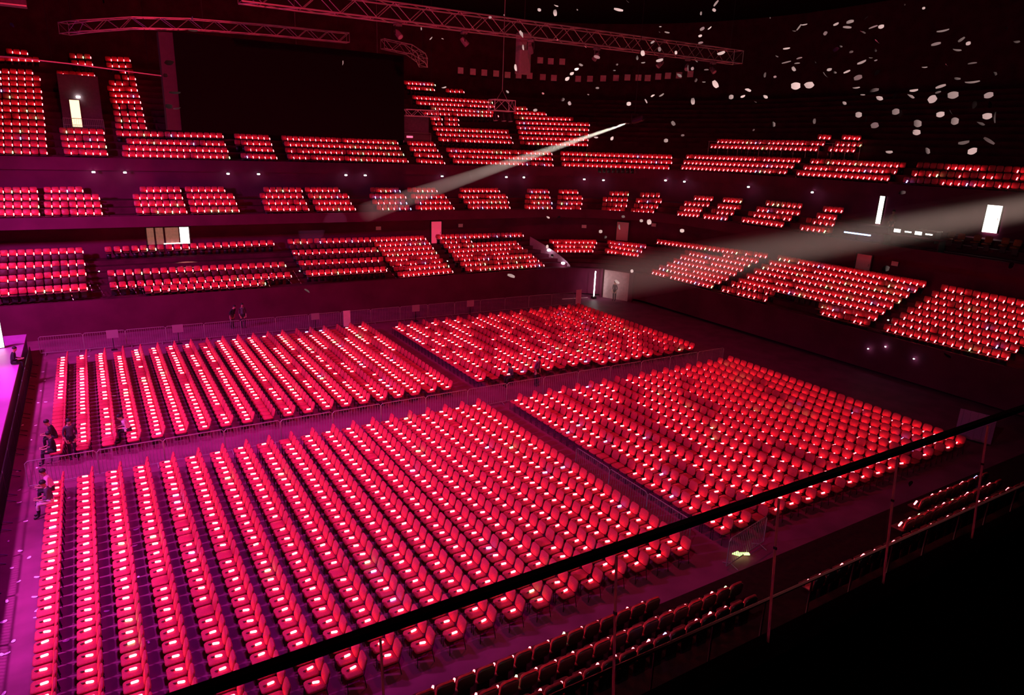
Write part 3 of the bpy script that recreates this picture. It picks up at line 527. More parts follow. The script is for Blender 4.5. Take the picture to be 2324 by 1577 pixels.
# unlit rows between the lit ones in the wide-spaced blocks
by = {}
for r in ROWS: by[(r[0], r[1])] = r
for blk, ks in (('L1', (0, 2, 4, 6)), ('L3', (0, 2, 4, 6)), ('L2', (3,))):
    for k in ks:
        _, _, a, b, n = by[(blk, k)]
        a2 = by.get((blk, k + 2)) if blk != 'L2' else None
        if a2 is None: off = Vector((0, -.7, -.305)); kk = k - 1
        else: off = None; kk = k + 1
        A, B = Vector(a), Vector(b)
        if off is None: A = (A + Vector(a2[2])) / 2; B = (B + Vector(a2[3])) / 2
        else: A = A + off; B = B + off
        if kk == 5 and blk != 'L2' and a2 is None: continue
        for i in range(n): tseats.append((blk, kk, i, n, A.lerp(B, i / (n - 1)), 0.0, None, 'folded'))  # backrests coloured darker so these rows look unlit
def tdist(s): return (s[4] - CP).length
tv = sorted([s for s in tseats if len(s) < 8 and in_frame(s[4] + Vector((0, 0, .7)), -3)], key=tdist)
tind = tv[:300]; tids = set(id(s) for s in tind); trest = [s for s in tseats if id(s) not in tids]
SEAT_G = 'red tip-up seats in the stands'
print('tier blocks with individual seats', sorted(set(s[0] for s in tind)), len(tseats), len(chairs))
def seat_label(s):
    i = s[2] + 1 if s[0][0] != 'N' else s[3] - s[2]
    return f'red seat {ordw(i)} from left, {ordw(s[1] + 1)} row up, {block_name(s[0])}'
proto = None
for s in tind:
    if proto is None:
        proto = thing('stadium_seat', seat_label(s), 'seat', s[4], s[5], SEAT_G)
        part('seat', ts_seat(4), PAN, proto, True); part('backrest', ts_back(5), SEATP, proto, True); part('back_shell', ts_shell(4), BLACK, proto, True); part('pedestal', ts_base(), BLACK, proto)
    else: dup(proto, s[4], s[5], seat_label(s), SEAT_G)
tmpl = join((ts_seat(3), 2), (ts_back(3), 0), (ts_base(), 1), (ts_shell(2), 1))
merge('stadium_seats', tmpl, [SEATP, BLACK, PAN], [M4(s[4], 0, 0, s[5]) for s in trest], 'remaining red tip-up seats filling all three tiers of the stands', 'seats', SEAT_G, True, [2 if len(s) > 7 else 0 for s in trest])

# light sticks: 300 on the nearest chairs as things, the rest as stuff
SMAT = [RED, GREEN, BLUE]; SNAME = ['red', 'greenish', 'blue']
def stick_xf(c):
    return M4((c[3] - .065 + rnd.uniform(-.02, .02), c[4] + rnd.uniform(-.05, .05), .525), 0, 0, rnd.uniform(-.28, .22))
STICK_G = 'glowing light sticks on the floor chairs'
protos = {}
def stick_label(c): return f'{SNAME[c[5]]} light stick on {ordw(c[2])} chair from cross aisle, {ordw(c[1])} row, {c[0]} block'
heads = [head_mb(10).mesh('lamp_head', [q], True) for q in SMAT]; hnd = handle_mb(8).mesh('handle', [HANDLE], True)
cnt = 0
srest = []
for c in vis:
    if c[5] is None: continue
    X = stick_xf(c)
    if cnt < 300:
        cnt += 1
        if c[5] not in protos:
            p = thing('light_stick', stick_label(c), 'light stick', X.to_translation(), X.to_euler().z, STICK_G)
            link('lamp_head', heads[c[5]], p); link('handle', hnd, p); protos[c[5]] = p
        else: dup(protos[c[5]], X.to_translation(), X.to_euler().z, stick_label(c), STICK_G)
    else: srest.append((X, c[5]))
vids = set(id(c) for c in vis)
for c in chairs:
    if id(c) not in vids and c[5] is not None: srest.append((stick_xf(c), c[5]))
for s in tseats:
    if s[6] is None: continue
    # stands at the seat's side, leaning back against the next backrest
    tilt = .95 if s[0][0] != 'N' else 1.15
    X = M4(s[4], 0, 0, s[5]) @ M4((.215, (-.12 if s[0][0] != 'N' else .02) + rnd.uniform(-.03, .02), .50 if s[0][0] != 'N' else .575), 0, 0, PI / 2) @ Matrix.Rotation(-tilt + rnd.uniform(-.1, .1), 4, 'Y')
    srest.append((X, s[6]))
shead = MB().tube([(0, 0, 0), (.01, 0, 0), (.17, 0, 0), (.185, 0, 0)], [.016, .028, .028, .014], 5, 0)
tmpl = join((shead, 0), (handle_mb(4), 3))
merge('light_sticks', tmpl, [RED, GREEN, BLUE, HANDLE], [x for x, c in srest], 'remaining glowing light sticks scattered over the distant chairs and stand seats', 'light sticks', STICK_G, True, [c for x, c in srest])

# ------------------------------------------------------------------ stage
mb = MB().box((-8.25, 2, 1.15), (13, 36, .1)).box((-1.9, 2, .55), (.1, 36, 1.1), 1)
s = thing('stage', 'raised stage deck glowing magenta along the left edge of the floor', 'stage', (0, 0, 0))
part('deck', MB().box((-8.25, 2, 1.15), (13, 36, .1)), STAGE, s); part('skirt', MB().box((-1.85, 2, .55), (.1, 36, 1.1)), BLACK, s)
p = thing('stage_light_panel', 'tall white light panel standing on the stage by the far fence', 'light panel', (-2.85, 17.3, 1.2))
part('screen', MB().box((0, -.06, .85), (.5, .02, 1.6)), WHITEL, p); part('housing', MB().box((0, 0, .85), (.54, .1, 1.7)), BLACK, p)

# ------------------------------------------------------------------ crowd barriers
def barrier_parts(L, steel):
    fr = MB().tube([(-L / 2, 0, .12), (-L / 2, 0, 1.02), (-L / 2 + .08, 0, 1.1), (L / 2 - .08, 0, 1.1), (L / 2, 0, 1.02), (L / 2, 0, .12), (-L / 2, 0, .12)], .02, 6)
    br = MB(); n = int(L / .12)
    for i in range(1, n): br.tube([(-L / 2 + L * i / n, 0, .12), (-L / 2 + L * i / n, 0, 1.1)], .009, 4, 0, False)
    ft = lambda x: MB().tube([(x, -.28, .015), (x, 0, .12), (x, .28, .015)], .016, 5)
    return fr, br, ft
BAR = {}
def barriers(line, p0, p1, n, phrase, steel=None):
    steel = steel or FENCE
    A, B = Vector(p0), Vector(p1); L = (B - A).length / n - .03; rz = math.atan2(B.y - A.y, B.x - A.x)
    proto = None
    for i in range(n):
        c = A.lerp(B, (i + .5) / n); lab = f'steel crowd barrier, {ordw(i + 1)} {phrase}'
        if proto is None:
            fr, br, ft = barrier_parts(L, steel)
            proto = thing('crowd_barrier', lab, 'barrier', c, rz, 'crowd barriers ' + line)
            part('frame', fr, steel, proto); part('bars', br, steel, proto)
            part('foot', ft(-L / 2 + .25), steel, proto); part('foot', ft(L / 2 - .25), steel, proto)
        else: dup(proto, c, rz, lab, 'crowd barriers ' + line)
barriers('along the far side', (-1.2, 19.45, 0), (36.6, 18.2, 0), 17, 'from the stage in the line along the far side')
barriers('along the cross aisle', (-.9, .95, 0), (35.4, .62, 0), 16, 'from the stage in the line along the cross aisle')
barriers('in the middle aisle', (18.05, -7.2, 0), (18.05, -13.6, 0), 3, 'from the crossing in the middle aisle line')
barriers('by the near gap', (18.3, -15.0, 0), (20.6, -14.6, 0), 1, 'standing alone by the green arrow')
barriers('before the stage', (-1.5, -12.5, 0), (-1.5, 17.5, 0), 14, 'from the near end in the black line before the stage', BLACK)
NB = [(2.54, 19.15, .62, .5), (6.12, 19.0, .62, .5), (14.7, 18.7, .55, .45), (16.9, 18.62, .5, 1.15), (22.1, 18.45, .6, .5), (26.6, 18.3, .6, .5), (36.9, 18.1, .55, 1.25)]
for i, (x, y, w_, h) in enumerate(NB):
    t = thing('notice_board', ('tall' if h > 1 else 'small square') + f' pale board standing at the far fence, {ordw(i + 1)} from the stage', 'board', (x, y - .2, 0), 0, 'boards at the far fence')
    part('panel', MB().box((0, 0, (1.25 - h / 2) if h < 1 else h / 2 + .1), (w_, .03, h)), mat('board_grey', (.32, .2, .26), .7) if h < 1 else PANEL, t); part('post', MB().box((0, .03, .55), (.04, .03, 1.1)).box((0, .0, .02), (.3, .3, .04)), BLACK, t)
t = thing('folding_screen', 'pleated purple-grey screen standing behind the last corner chairs', 'screen', (37.2, -13.3, 0), PI / 2 + .25)
mb = MB()
for i in range(10): mb.box((-.75 + .15 * i, .02 * (i % 2), .75), (.15, .03, 1.4))
part('pleats', mb, mat('purple_pleats', (.35, .11, .28), .8), t); part('foot', MB().box((0, 0, .025), (1.5, .3, .05)), BLACK, t)
ar = MB(); pts = [(-.55, 0), (-.1, .26), (-.1, .1), (.5, .1), (.5, -.1), (-.1, -.1), (-.1, -.26)]
ar.add([(x, y, 0) for x, y in pts] + [(x, y, .04) for x, y in pts], [tuple(range(7))[::-1], tuple(range(7, 14))] + [(i, (i + 1) % 7, 7 + (i + 1) % 7, 7 + i) for i in range(7)])
one('arrow_reflection', ar, mat('arrow_green', (.5, 1, .3), .5, 2.2, (.5, 1, .22)), 'green glowing arrow on the floor by the near gap', 'arrow sign', (19.3, -14.75, .1), -.5)  # arrow modelled in place of an exit sign's reflection in the glass
bpy.data.objects['arrow_reflection'].scale = (.55, .55, 1)
for i, (x, y) in enumerate([(3.55, -15.4), (1.63, -15.35), (18.3, -16.1), (24.5, -16.1), (29.5, -15.9)]):
    one('floor_marker_light', MB().slab(.12, .06, .04, .02, .01), LAMPW, f'tiny white floor light before the near stand, {ordw(i + 1)} of its line', 'light', (x, y, .022), 0, 'floor lights before the near stand')

# ------------------------------------------------------------------ near balcony: floor, hand rail, glass
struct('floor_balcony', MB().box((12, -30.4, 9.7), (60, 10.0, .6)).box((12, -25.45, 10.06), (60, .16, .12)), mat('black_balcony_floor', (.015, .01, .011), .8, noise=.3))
struct('floor_middle_near', MB().box((12, -24.9, 6.2), (60, 4.2, .5)).box((12, -22.9, 6.3), (60, .2, .9)), mat('black_balcony_floor', (.015, .01, .011)))
prof = [(1.15, 0), (1.15, 0)]
mb = MB()
for k in range(6): mb.box((14, -16.9 - .85 * k, (.2 + .25 * k) / 2 + .05), (62, .9, .3 + .5 * k * .5))
struct('terrace_near', MB().box((14, -16.75, .57), (62, .8, 1.12)).box((14, -17.68, .75), (62, 1.06, 1.5)).box((14, -18.55, .875), (62, .9, 1.75)).box((14, -19.6, 1.0), (62, 1.3, 2.0)), mat('near_shaded_concrete', (.03, .006, .01), .85, noise=.3, spec=.1))  # near terrace concrete darkened in place of shade
RAILM = mat('rail_dark_wood', (.05, .018, .02), .35)
t = thing('hand_rail', 'long dark hand rail running across the picture above the glass', 'hand rail', (0, -25.35, 11.07))
part('rail', MB().slab(9.6 - .2, .05, .03, .01, .007, 0, M4((4.7, -.04, 0))), RAILM, t); part('sheen_strip', MB().box((4.7, .0, -.045), (9.4, .02, .03)), mat('rail_red_sheen', (.35, .12, .13), .35, metal=.5), t)  # reddish strip under the rail holds its red reflection as colour
def glass_mat():
    m = bpy.data.materials.new('balustrade_glass'); m.use_nodes = True; nt = m.node_tree; nt.nodes.clear()
    o = nt.nodes.new('ShaderNodeOutputMaterial'); a = nt.nodes.new('ShaderNodeBsdfTransparent'); g = nt.nodes.new('ShaderNodeBsdfGlossy'); x = nt.nodes.new('ShaderNodeMixShader'); f = nt.nodes.new('ShaderNodeLayerWeight'); pw = nt.nodes.new('ShaderNodeMath'); pw.operation = 'POWER'; pw.inputs[1].default_value = 3; ml = nt.nodes.new('ShaderNodeMath'); ml.operation = 'MULTIPLY_ADD'; ml.inputs[1].default_value = .22; ml.inputs[2].default_value = .012
    a.inputs['Color'].default_value = (.93, .9, .9, 1); g.inputs['Roughness'].default_value = .02;
    nt.links.new(f.outputs['Facing'], pw.inputs[0]); nt.links.new(pw.outputs[0], ml.inputs[0]); nt.links.new(ml.outputs[0], x.inputs['Fac']); nt.links.new(a.outputs['BSDF'], x.inputs[1]); nt.links.new(g.outputs['BSDF'], x.inputs[2]); nt.links.new(x.outputs['Shader'], o.inputs['Surface'])
    return m
GLASS = glass_mat(); EDGE = mat('glass_edge', (.8, .6, .63), .4)
_t = EDGE.node_tree; _tr = _t.nodes.new('ShaderNodeBsdfTranslucent'); _tr.inputs['Color'].default_value = (.9, .7, .75, 1); _mx = _t.nodes.new('ShaderNodeMixShader'); _mx.inputs['Fac'].default_value = .8
_t.links.new(_t.nodes['Principled BSDF'].outputs['BSDF'], _mx.inputs[1]); _t.links.new(_tr.outputs['BSDF'], _mx.inputs[2]); _t.links.new(_mx.outputs['Shader'], _t.nodes['Material Output'].inputs['Surface'])
proto = None
for k in range(-2, 5):
    x = 2.91 + 1.135 * k
    lab = f'clear glass balustrade panel, {ordw(k + 3)} from the left under the hand rail'
    if proto is None:
        proto = thing('glass_balustrade', lab, 'glass panel', (x, -25.35, 11.0), 0, 'glass panels of the near balustrade')
        lean = M4((0, 0, 0), -.09)
        part('pane', MB().box((.5675, 0, -.46), (1.122, .012, .9), 0, lean), GLASS, proto)
        part('edge', MB().box((.0, 0, -.46), (.006, .013, .9), 0, lean), EDGE, proto)
        part('clamp', MB().box((.0, 0, -.3), (.008, .02, .015), 0, lean), BLACK, proto)
    else: dup(proto, (x, -25.35, 11.0), 0, lab, 'glass panels of the near balustrade')
t = thing('guard_rail', 'low dark guard rail with short posts below the glass', 'guard rail', (0, -22.95, 7.55))
part('rail', MB().tube([(2, 0, 0), (22, -.2, 0)], .022, 6), mat('rail_steel', (.26, .08, .09), .5), t)
for k in range(14): part('post', MB().tube([(4.2 + .9 * k, -.02 - .009 * k, 0), (4.2 + .9 * k, -.02 - .009 * k, -.82)], .014, 5), mat('rail_steel', (.3, .12, .13)), t)

# ------------------------------------------------------------------ screen and trusses
t = thing('led_screen', 'huge black screen hanging before the upper tier at the left', 'screen', (13.75, 16.3, 12.9))
part('panel', MB().box((0, -.22, 2.55), (13.2, .16, 5.1)), mat('screen_black', (.004, .002, .003), .7, spec=.1), t)
part('back_frame', MB().box((0, .1, 2.55), (12.8, .4, 4.9)), BLACK, t)
part('side_cover', MB().box((-6.95, .35, 2.55), (.7, .9, 5.0), 0, M4((0, 0, 0))), mat('side_cover_cloth', (.10, .07, .11), .8, noise=.1), t)
for x in (-5, 0, 5): part('cable', MB().tube([(x, .1, 5.0), (x, .1, 13)], .02, 5), BLACK, t)
def truss(name, label, pts, size, steel=None, rc=.03, rl=.015):
    t = thing(name, label, 'truss', pts[0]); pts = [Vector(p) - Vector(pts[0]) for p in pts]; steel = steel or ALU
    dense = []
    for a, b in zip(pts[:-1], pts[1:]):
        n = max(1, int((b - a).length / (size * 1.1)))
        for k in range(n): dense.append(a.lerp(b, k / n))
    dense.append(pts[-1]); h = size / 2; rails = []
    for sy, sz in ((-1, -1), (1, -1), (-1, 1), (1, 1)):
        c = []
        for i, p in enumerate(dense):
            d = (dense[min(i + 1, len(dense) - 1)] - dense[max(i - 1, 0)]); d.z = 0; d.normalize(); nrm = Vector((-d.y, d.x, 0))
            c.append(p + nrm * (h * sy) + Vector((0, 0, h * sz)))
        rails.append(c); part('chord', MB().tube(c, rc, 6), steel, t)
    mb = MB()
    for a, b in ((0, 2), (1, 3), (0, 1), (2, 3)):
        for i in range(len(dense) - 1):
            q = (rails[a][i], rails[b][i + 1]) if i % 2 else (rails[b][i], rails[a][i + 1]); mb.tube(q, rl, 4, 0, False)
    for i in (0, len(dense) - 1):
        for a, b in ((0, 2), (1, 3), (0, 1), (2, 3)): mb.tube((rails[a][i], rails[b][i]), rl, 4, 0, False)
    part('lattice', mb, steel, t)
    for i in (1, len(dense) - 2): part('hanger', MB().tube([dense[i] + Vector((0, 0, h)), Vector((dense[i].x, dense[i].y, 26.0 - t.location.z))], .015, 4), BLACK, t)
    return t
truss('arc_truss', 'curved metal truss hanging above the black screen', [(2.2, 17.6, 17.75), (2.95, 16.4, 17.8), (5.26, 16, 18.18), (8, 16, 18.43), (11.9, 16, 18.58), (16.76, 16, 18.67)], .52)
truss('arc_truss', 'short curved truss end right of the black screen', [(18.95, 16, 18.57), (20.76, 16.1, 18.42), (21.9, 16.8, 18.1), (22.6, 18, 17.95)], .55)
truss('long_truss', 'very long straight truss crossing the top of the hall', [(9.5, 10, 19.3), (44, 10, 19.6)], .85, ALU, .045, .022)
truss('side_truss', 'short bright truss piece sticking out beside the black screen', [(20.4, 16, 14.62), (22.7, 16, 14.66)], .4, mat('bright_aluminium', (.8, .75, .77), .35, metal=.3), .025, .014)
t = thing('dark_pipe', 'thin dark pipe crossing before the upper seats at the left', 'pipe', (-3, 16, 16.05))
part('tube', MB().tube([(0, 0, 0), (3, -.1, -.02), (5.4, 0, -.1), (9.4, .2, -.32)], .035, 6), ALU, t)
for x in (.5, 4.5, 8.8): part('hanger', MB().tube([(x, 0, -.1), (x, 0, 10)], .012, 4), BLACK, t)
t = thing('hanging_box', 'dark purple hanging box in the top left corner', 'box', (-.9, 16, 18.35))
part('casing', MB().box((0, 0, .45), (3.4, .8, .9)), mat('box_paint', (.16, .06, .15), .6, noise=.2), t); part('trim', MB().box((0, -.42, .02), (3.4, .04, .06)), ALU, t); part('hanger', MB().tube([(0, 0, .9), (0, 0, 7.7)], .03, 5), BLACK, t)
proto = None
for i, x in enumerate((17.5, 21.5, 26.0, 31.0, 36.5, 39.0, 41.5)):
    lab = f'dark moving head lamp under the long truss, {ordw(i + 1)} from the left'; z = 19.3 + (x - 9.5) / 34.5 * .3 - .5
    if proto is None:
        proto = thing('moving_head', lab, 'stage lamp', (x, 10, z), .4, 'lamps under the long truss')
        part('base', MB().box((0, 0, -.06), (.36, .3, .16)), mat('fixture_grey', (.2, .14, .17), .5), proto); part('yoke', MB().tube([(-.2, 0, -.12), (-.2, 0, -.5), (-.18, 0, -.55)], .03, 5).tube([(.2, 0, -.12), (.2, 0, -.5), (.18, 0, -.55)], .03, 5), BLACK, proto)
        h_ = part('head', MB().tube([(0, .16, -.36), (0, .05, -.46), (0, -.2, -.7)], [.1, .15, .17], 9), mat('fixture_grey', (.2, .14, .17)), proto); part('lens', MB().tube([(0, -.2, -.7), (0, -.205, -.705)], .14, 9), mat('lens_glass', (.5, .45, .5)), h_)
    else: dup(proto, (x, 10, z), .4 + i, lab, 'lamps under the long truss')
t = thing('hanging_pod', 'small square truss pod hanging on a chain in the middle', 'lighting pod', (25.3, 12, 14.9))
mb = MB(); E = [(-.75, -.4), (.75, -.4), (.75, .4), (-.75, .4)]
for z in (0, .65): mb.tube([(x, y, z) for x, y in E + E[:1]], .025, 5)
for i, (x, y) in enumerate(E):
    mb.tube([(x, y, 0), (x, y, .65)], .025, 5); x2, y2 = E[(i + 1) % 4]; mb.tube([(x, y, 0), ((x + x2) / 2, (y + y2) / 2, .65)], .015, 4); mb.tube([(x2, y2, 0), ((x + x2) / 2, (y + y2) / 2, .65)], .015, 4)
part('frame', mb, mat('bright_aluminium', (.8, .75, .77)), t); part('chain', MB().tube([(0, 0, 1.25), (0, 0, 11.2)], .02, 5), ALU, t)
part('sling', MB().tube([(-.4, 0, .65), (0, 0, 1.25), (.4, 0, .65)], .015, 4), ALU, t)
for x in (-.5, .1, .6):
    f = part('spot_fixture', MB().tube([(x, 0, -.1), (x, -.05, -.35), (x, -.15, -.6)], [.1, .15, .17], 8), BLACK, t); part('lens', MB().tube([(x, -.15, -.6), (x, -.152, -.61)], .14, 8), mat('lens_glass', (.5, .45, .5), .1, metal=.8), f)
t = thing('hanging_column', 'pale grey column hanging from the long truss at centre', 'column', (26.75, 12, 17.2))
part('casing', MB().slab(.9, .6, 2.4, .12, .03, 0, M4((0, 0, 1.2))), mat('pale_casing', (.30, .24, .26), .7, noise=.1), t); part('cable', MB().tube([(0, 0, 2.4), (0, 0, 9)], .03, 5), BLACK, t)

# ------------------------------------------------------------------ things on the walls of the stands
EX = [(2.81, 29.6), (4.73, 29.6), (11.61, 29.6), (13.84, 29.6), (20.81, 29.6), (22.48, 29.6), (29.64, 29.6), (36.3, 29.5), (38.1, 29.25), (43.5, 26.85), (44.9, 25.65), (48.15, 20.6), (48.7, 18.75), (49.05, 11.79), (49.05, 5.78)]
for i, (x, y) in enumerate(EX):
    t = thing('emergency_lamp', f'small white emergency lamp under the upper tier, {ordw(i + 1)} from the left', 'lamp', (x, y - .02, 9.98 + (.3 if y < 25 else 0)), 0, 'emergency lamps under the upper tier')
    part('lens', MB().slab(.2, .12, .1, .04, .02), LAMPW, t); part('bracket', MB().box((0, .05, .09), (.1, .1, .14)), BLACK, t)
def rot_to_centre(x, y):
    if x <= CX: return 0.0
    if y <= CY: return -PI / 2
    return -(PI / 2 - math.atan2(y - CY, x - CX))

RING = [(37.78, 42.18, 20.32), (39.18, 42.01, 20.3), (40.46, 41.79, 20.3), (41.77, 41.5, 20.3), (43.02, 41.15, 20.24), (44.2, 40.76, 20.27), (45.35, 40.32, 20.29), (46.7, 39.72, 20.22), (47.8, 39.17, 20.19), (50.1, 37.79, 20.2), (51.16, 37.03, 20.24), (52.29, 36.13, 20.32), (53.34, 35.21, 20.39), (54.23, 34.35, 20.46), (55.04, 33.48, 20.45), (55.7, 32.72, 20.43), (56.4, 31.83, 20.57), (57.01, 31.0, 20.66), (57.66, 30.02, 20.69), (58.28, 28.99, 20.81), (46.36, 39.88, 21.92), (47.41, 39.37, 21.88), (48.52, 38.76, 21.89)]
for i, (x, y, z) in enumerate(RING):
    up = z > 21.5
    one('acoustic_panel', MB().box((0, 0, 0), (.62, .12, .62)), PANEL, f'dim pink square panel high on the back wall, {ordw(i + 1 - (20 if up else 0))} from the left' + (', upper row' if up else ''), 'panel', (x, y, z), rot_to_centre(x, y), 'square panels high on the back wall')
# glazed entrance behind the lower tier
d2 = thing('glass_entrance', 'lit glass entrance in the back wall of the lower tier', 'entrance', (5.6, 29.4, 4.8))
part('frame', MB().box((1.5, -.03, 1.3), (3.1, .1, .07)).box((1.5, -.03, .0), (3.1, .1, .07)).box((0, -.03, .65), (.07, .1, 1.3)).box((.57, -.03, .65), (.1, .1, 1.3)).box((1.2, -.03, .65), (.1, .1, 1.3)).box((2.2, -.03, .65), (.07, .1, 1.3)).box((2.95, -.03, .65), (.07, .1, 1.3)), BLACK, d2)
DIMG = mat('dim_lit_glass', (.25, .12, .1), .3, .10, (1, .45, .3), noise=.5, scale=5)
for x, w_ in ((.28, .46), (.88, .5), (1.72, .9)): part('pane', MB().box((x, 0, .65), (w_, .02, 1.22)), DIMG, d2)
part('door', MB().box((2.56, -.01, .65), (.62, .03, 1.24)), WHITEL, d2)
part('threshold_glow', MB().box((1.95, -.08, .08), (1.7, .05, .07)), WHITEL, d2)  # glowing strip stands in for door light falling on the walkway
PINKD = mat('pale_door_leaf', (.8, .55, .6), .5, noise=.05)
def wdoor(n, x, y, z, w_, h, rz, m):
    o = link(f'door_{n}', None, None, (x, y, z), rz); o['kind'] = 'structure'
    part('leaf', MB().box((0, -.02, h / 2), (w_, .06, h)), m, o); part('frame', MB().box((-w_ / 2 - .04, -.03, h / 2), (.08, .1, h)).box((w_ / 2 + .04, -.03, h / 2), (.08, .1, h)).box((0, -.03, h + .04), (w_ + .16, .1, .08)), BLACK, o); part('handle', MB().box((w_ * .38, -.09, h * .48), (.03, .05, .16)), ALU, o)
wdoor(1, 28.98, 29.38, 4.05, 1.0, 1.95, 0, mat('pink_glow_door', (.8, .3, .4), .5, .3, (1, .06, .16)))  # emission added to the leaf for the red light on it
wdoor(2, 46.2, 23.75, 4.4, 1.15, 1.75, rot_to_centre(46.2, 23.75), mat('lit_door_leaf', (.75, .5, .52), .5))
wdoor(3, 48.85, .62, 5.0, 1.1, 1.35, -PI / 2, PINKD)
wdoor(4, 49.62, .55, 8.5, .36, 1.95, -PI / 2, WHITEL)
wdoor(5, 49.62, -6.6, 8.75, .85, 1.75, -PI / 2, WHITEL)
for i, (x, y, z, l) in enumerate([(31.45, 29.35, 5.58, 'right of the pale door'), (23.47, 29.35, 5.55, 'left of the pale door'), (47.7, 21.1, 6.15, 'on the corner wall'), (48.83, -1.6, 6.05, 'on the end wall'), (43.6, 26.5, 5.5, 'beside the corner door')]):
    t = thing('wall_sign', f'small pale rectangular sign {l} behind the lower tier', 'sign', (x, y, z), rot_to_centre(x, y))
    part('plate', MB().box((0, 0, 0), (.46, .03, .3)), PANEL, t); part('border', MB().box((0, .012, 0), (.52, .02, .36)), BLACK, t)
# blocks with doorways in the upper tier
VW = mat('vomitory_wall', (.10, .045, .065), .75, noise=.15)
struct('wall_vomitory_front', MB().box((2.65, 36.0, 14.6), (2.5, 4.4, 3.9)), VW)
o = link('door_6', None, None, (2.24, 33.76, 12.98)); o['kind'] = 'structure'
part('opening', MB().box((0, -.02, .92), (.6, .05, 1.84)), WARM, o); part('frame', MB().box((-.33, -.03, .92), (.06, .1, 1.84)).box((.33, -.03, .92), (.06, .1, 1.84)).box((0, -.03, 1.87), (.72, .1, .06)), BLACK, o)
t = thing('safety_rail', 'barred safety rail before the lit doorway of the upper tier', 'rail', (2.65, 33.1, 12.6))
part('frame', MB().tube([(-1.25, 0, 0), (-1.25, 0, .95), (1.25, 0, .95), (1.25, 0, 0)], .025, 5).tube([(-1.25, 0, .5), (1.25, 0, .5)], .015, 4), FENCE, t)
mb = MB()
for k in range(20): mb.tube([(-1.15 + .12 * k, 0, .0), (-1.15 + .12 * k, 0, .95)], .008, 4, 0, False)
part('bars', mb, FENCE, t)
one('exit_lamp', MB().slab(.26, .16, .12, .04, .02), LAMPW, 'white exit lamp just above the lit upper doorway', 'lamp', (2.52, 33.7, 15.05))
struct('wall_vomitory_rear', MB().box((28.6, 35.3, 14.1), (2.75, 4.2, 2.2)), mat('vomitory_wall_purple', (.14, .06, .12), .75, noise=.2))
t = thing('safety_rail', 'pink-lit railing box beside the black screen in the upper tier', 'rail', (28.75, 33.0, 12.75))
part('frame', MB().tube([(-1.35, 0, 0), (-1.35, 0, .9), (1.35, 0, .9), (1.35, 0, 0)], .03, 5), ALU, t); part('board', MB().box((0, .03, .42), (2.6, .02, .78)), VW, t); part('lit_slot', MB().box((-.75, .01, .52), (.6, .03, .17)), mat('pink_lit_slot', (.8, .2, .3), .5, .9, (1, .12, .25)), t)
# rails in the upper tier at the far end
t = thing('tier_rail', 'row of thin upright rail posts between upper tier rows', 'rail', (51.9, 11, 12.75))
for k in range(14): part('post', MB().tube([(0, 8.3 - 1.15 * k, 0), (0, 8.3 - 1.15 * k, 1.15)], .025, 4), FENCE, t)
part('bar', MB().tube([(0, 8.4, 1.15), (0, -6.7, 1.15)], .02, 4), FENCE, t)
# control area on the middle tier
t = thing('control_desk', 'control desk with lit monitors on the middle tier', 'desk', (46.3, -3.9, 7.5), -PI / 2)
part('top', MB().box((0, 0, .75), (3.6, .8, .06)), CONC, t)
for x in (-1.7, 1.7): part('leg', MB().box((x, 0, .36), (.08, .7, .72)), BLACK, t)
MON = mat('monitor_glow', (.8, .85, 1), .4, 2.5, (1, .92, .8))
for i, x in enumerate((-1.2, -.5, .15, .8)):
    m_ = part('monitor', MB().box((x, .1, 1.0), (.5, .05, .34)).box((x, .14, .82), (.08, .05, .1)), BLACK, t); part('screen', MB().box((x, .07, 1.0), (.42, .02, .08 if i % 2 else .2)), MON, m_)
t = thing('table', 'small bright table with papers behind the control desk', 'table', (47.3, -4.2, 7.9), -PI / 2)
part('top', MB().box((0, 0, .74), (1.3, .7, .05)), mat('pale_table_top', (.8, .75, .7), .6), t)
for x in (-.58, .58): part('leg', MB().box((x, 0, .36), (.05, .6, .72)), BLACK, t)
t = thing('led_bar', 'thin blue-white light bar below the bright doorway strip', 'light bar', (46.6, .1, 7.95), -PI / 2)
part('tube', MB().box((0, 0, 0), (1.9, .06, .08)), BLUEL, t); part('stand', MB().box((0, .05, -.2), (.1, .06, .4)), BLACK, t)
for i in range(6):
    t = thing('office_chair', f'dark padded chair before the lit doorways, {ordw(i + 1)} from the left', 'chair', (47.0 - .3 * (i % 2), -5.6 - .75 * i, 7.9), -PI / 2, 'dark chairs on the end middle tier')
    part('seat', ts_seat(3), mat('rust_fabric', (.25, .07, .03), .8), t, True); part('backrest', ts_back(3), mat('rust_fabric', (.25, .07, .03)), t, True); part('pedestal', ts_base(), BLACK, t)
# corner entrance onto the floor
o = link('door_7', None, None, (41.35, 18.45, 0), rot_to_centre(41.35, 18.45)); o['kind'] = 'structure'
part('leaf', MB().box((0, .25, 1.25), (2.6, .05, 2.5)), mat('pale_curtain', (.55, .4, .42), .8, noise=.15, scale=4), o)
part('frame', MB().box((-1.45, .1, 1.3), (.12, .2, 2.6)).box((1.45, .1, 1.3), (.4, .2, 2.6)), WALLM, o)
t = thing('light_tube', 'upright bright white light tube at the corner entrance', 'light tube', (39.9, 19.6, 0))
part('tube', MB().tube([(0, 0, .25), (0, 0, 2.45)], .05, 8), mat('tube_white', (1, 1, 1), .4, 9, (1, .95, .9)), t); part('base', MB().box((0, 0, .1), (.35, .35, .2)), BLACK, t)
t = thing('cable_tray', 'thin bright edge strip on the floor by the light tube', 'strip', (38.2, 20.1, .0), -.12)
part('strip', MB().box((0, 0, .05), (2.6, .05, .06)), mat('white_strip', (.9, .9, .9), .4), t); part('cover', MB().box((0, .08, .03), (2.6, .12, .05)), BLACK, t)
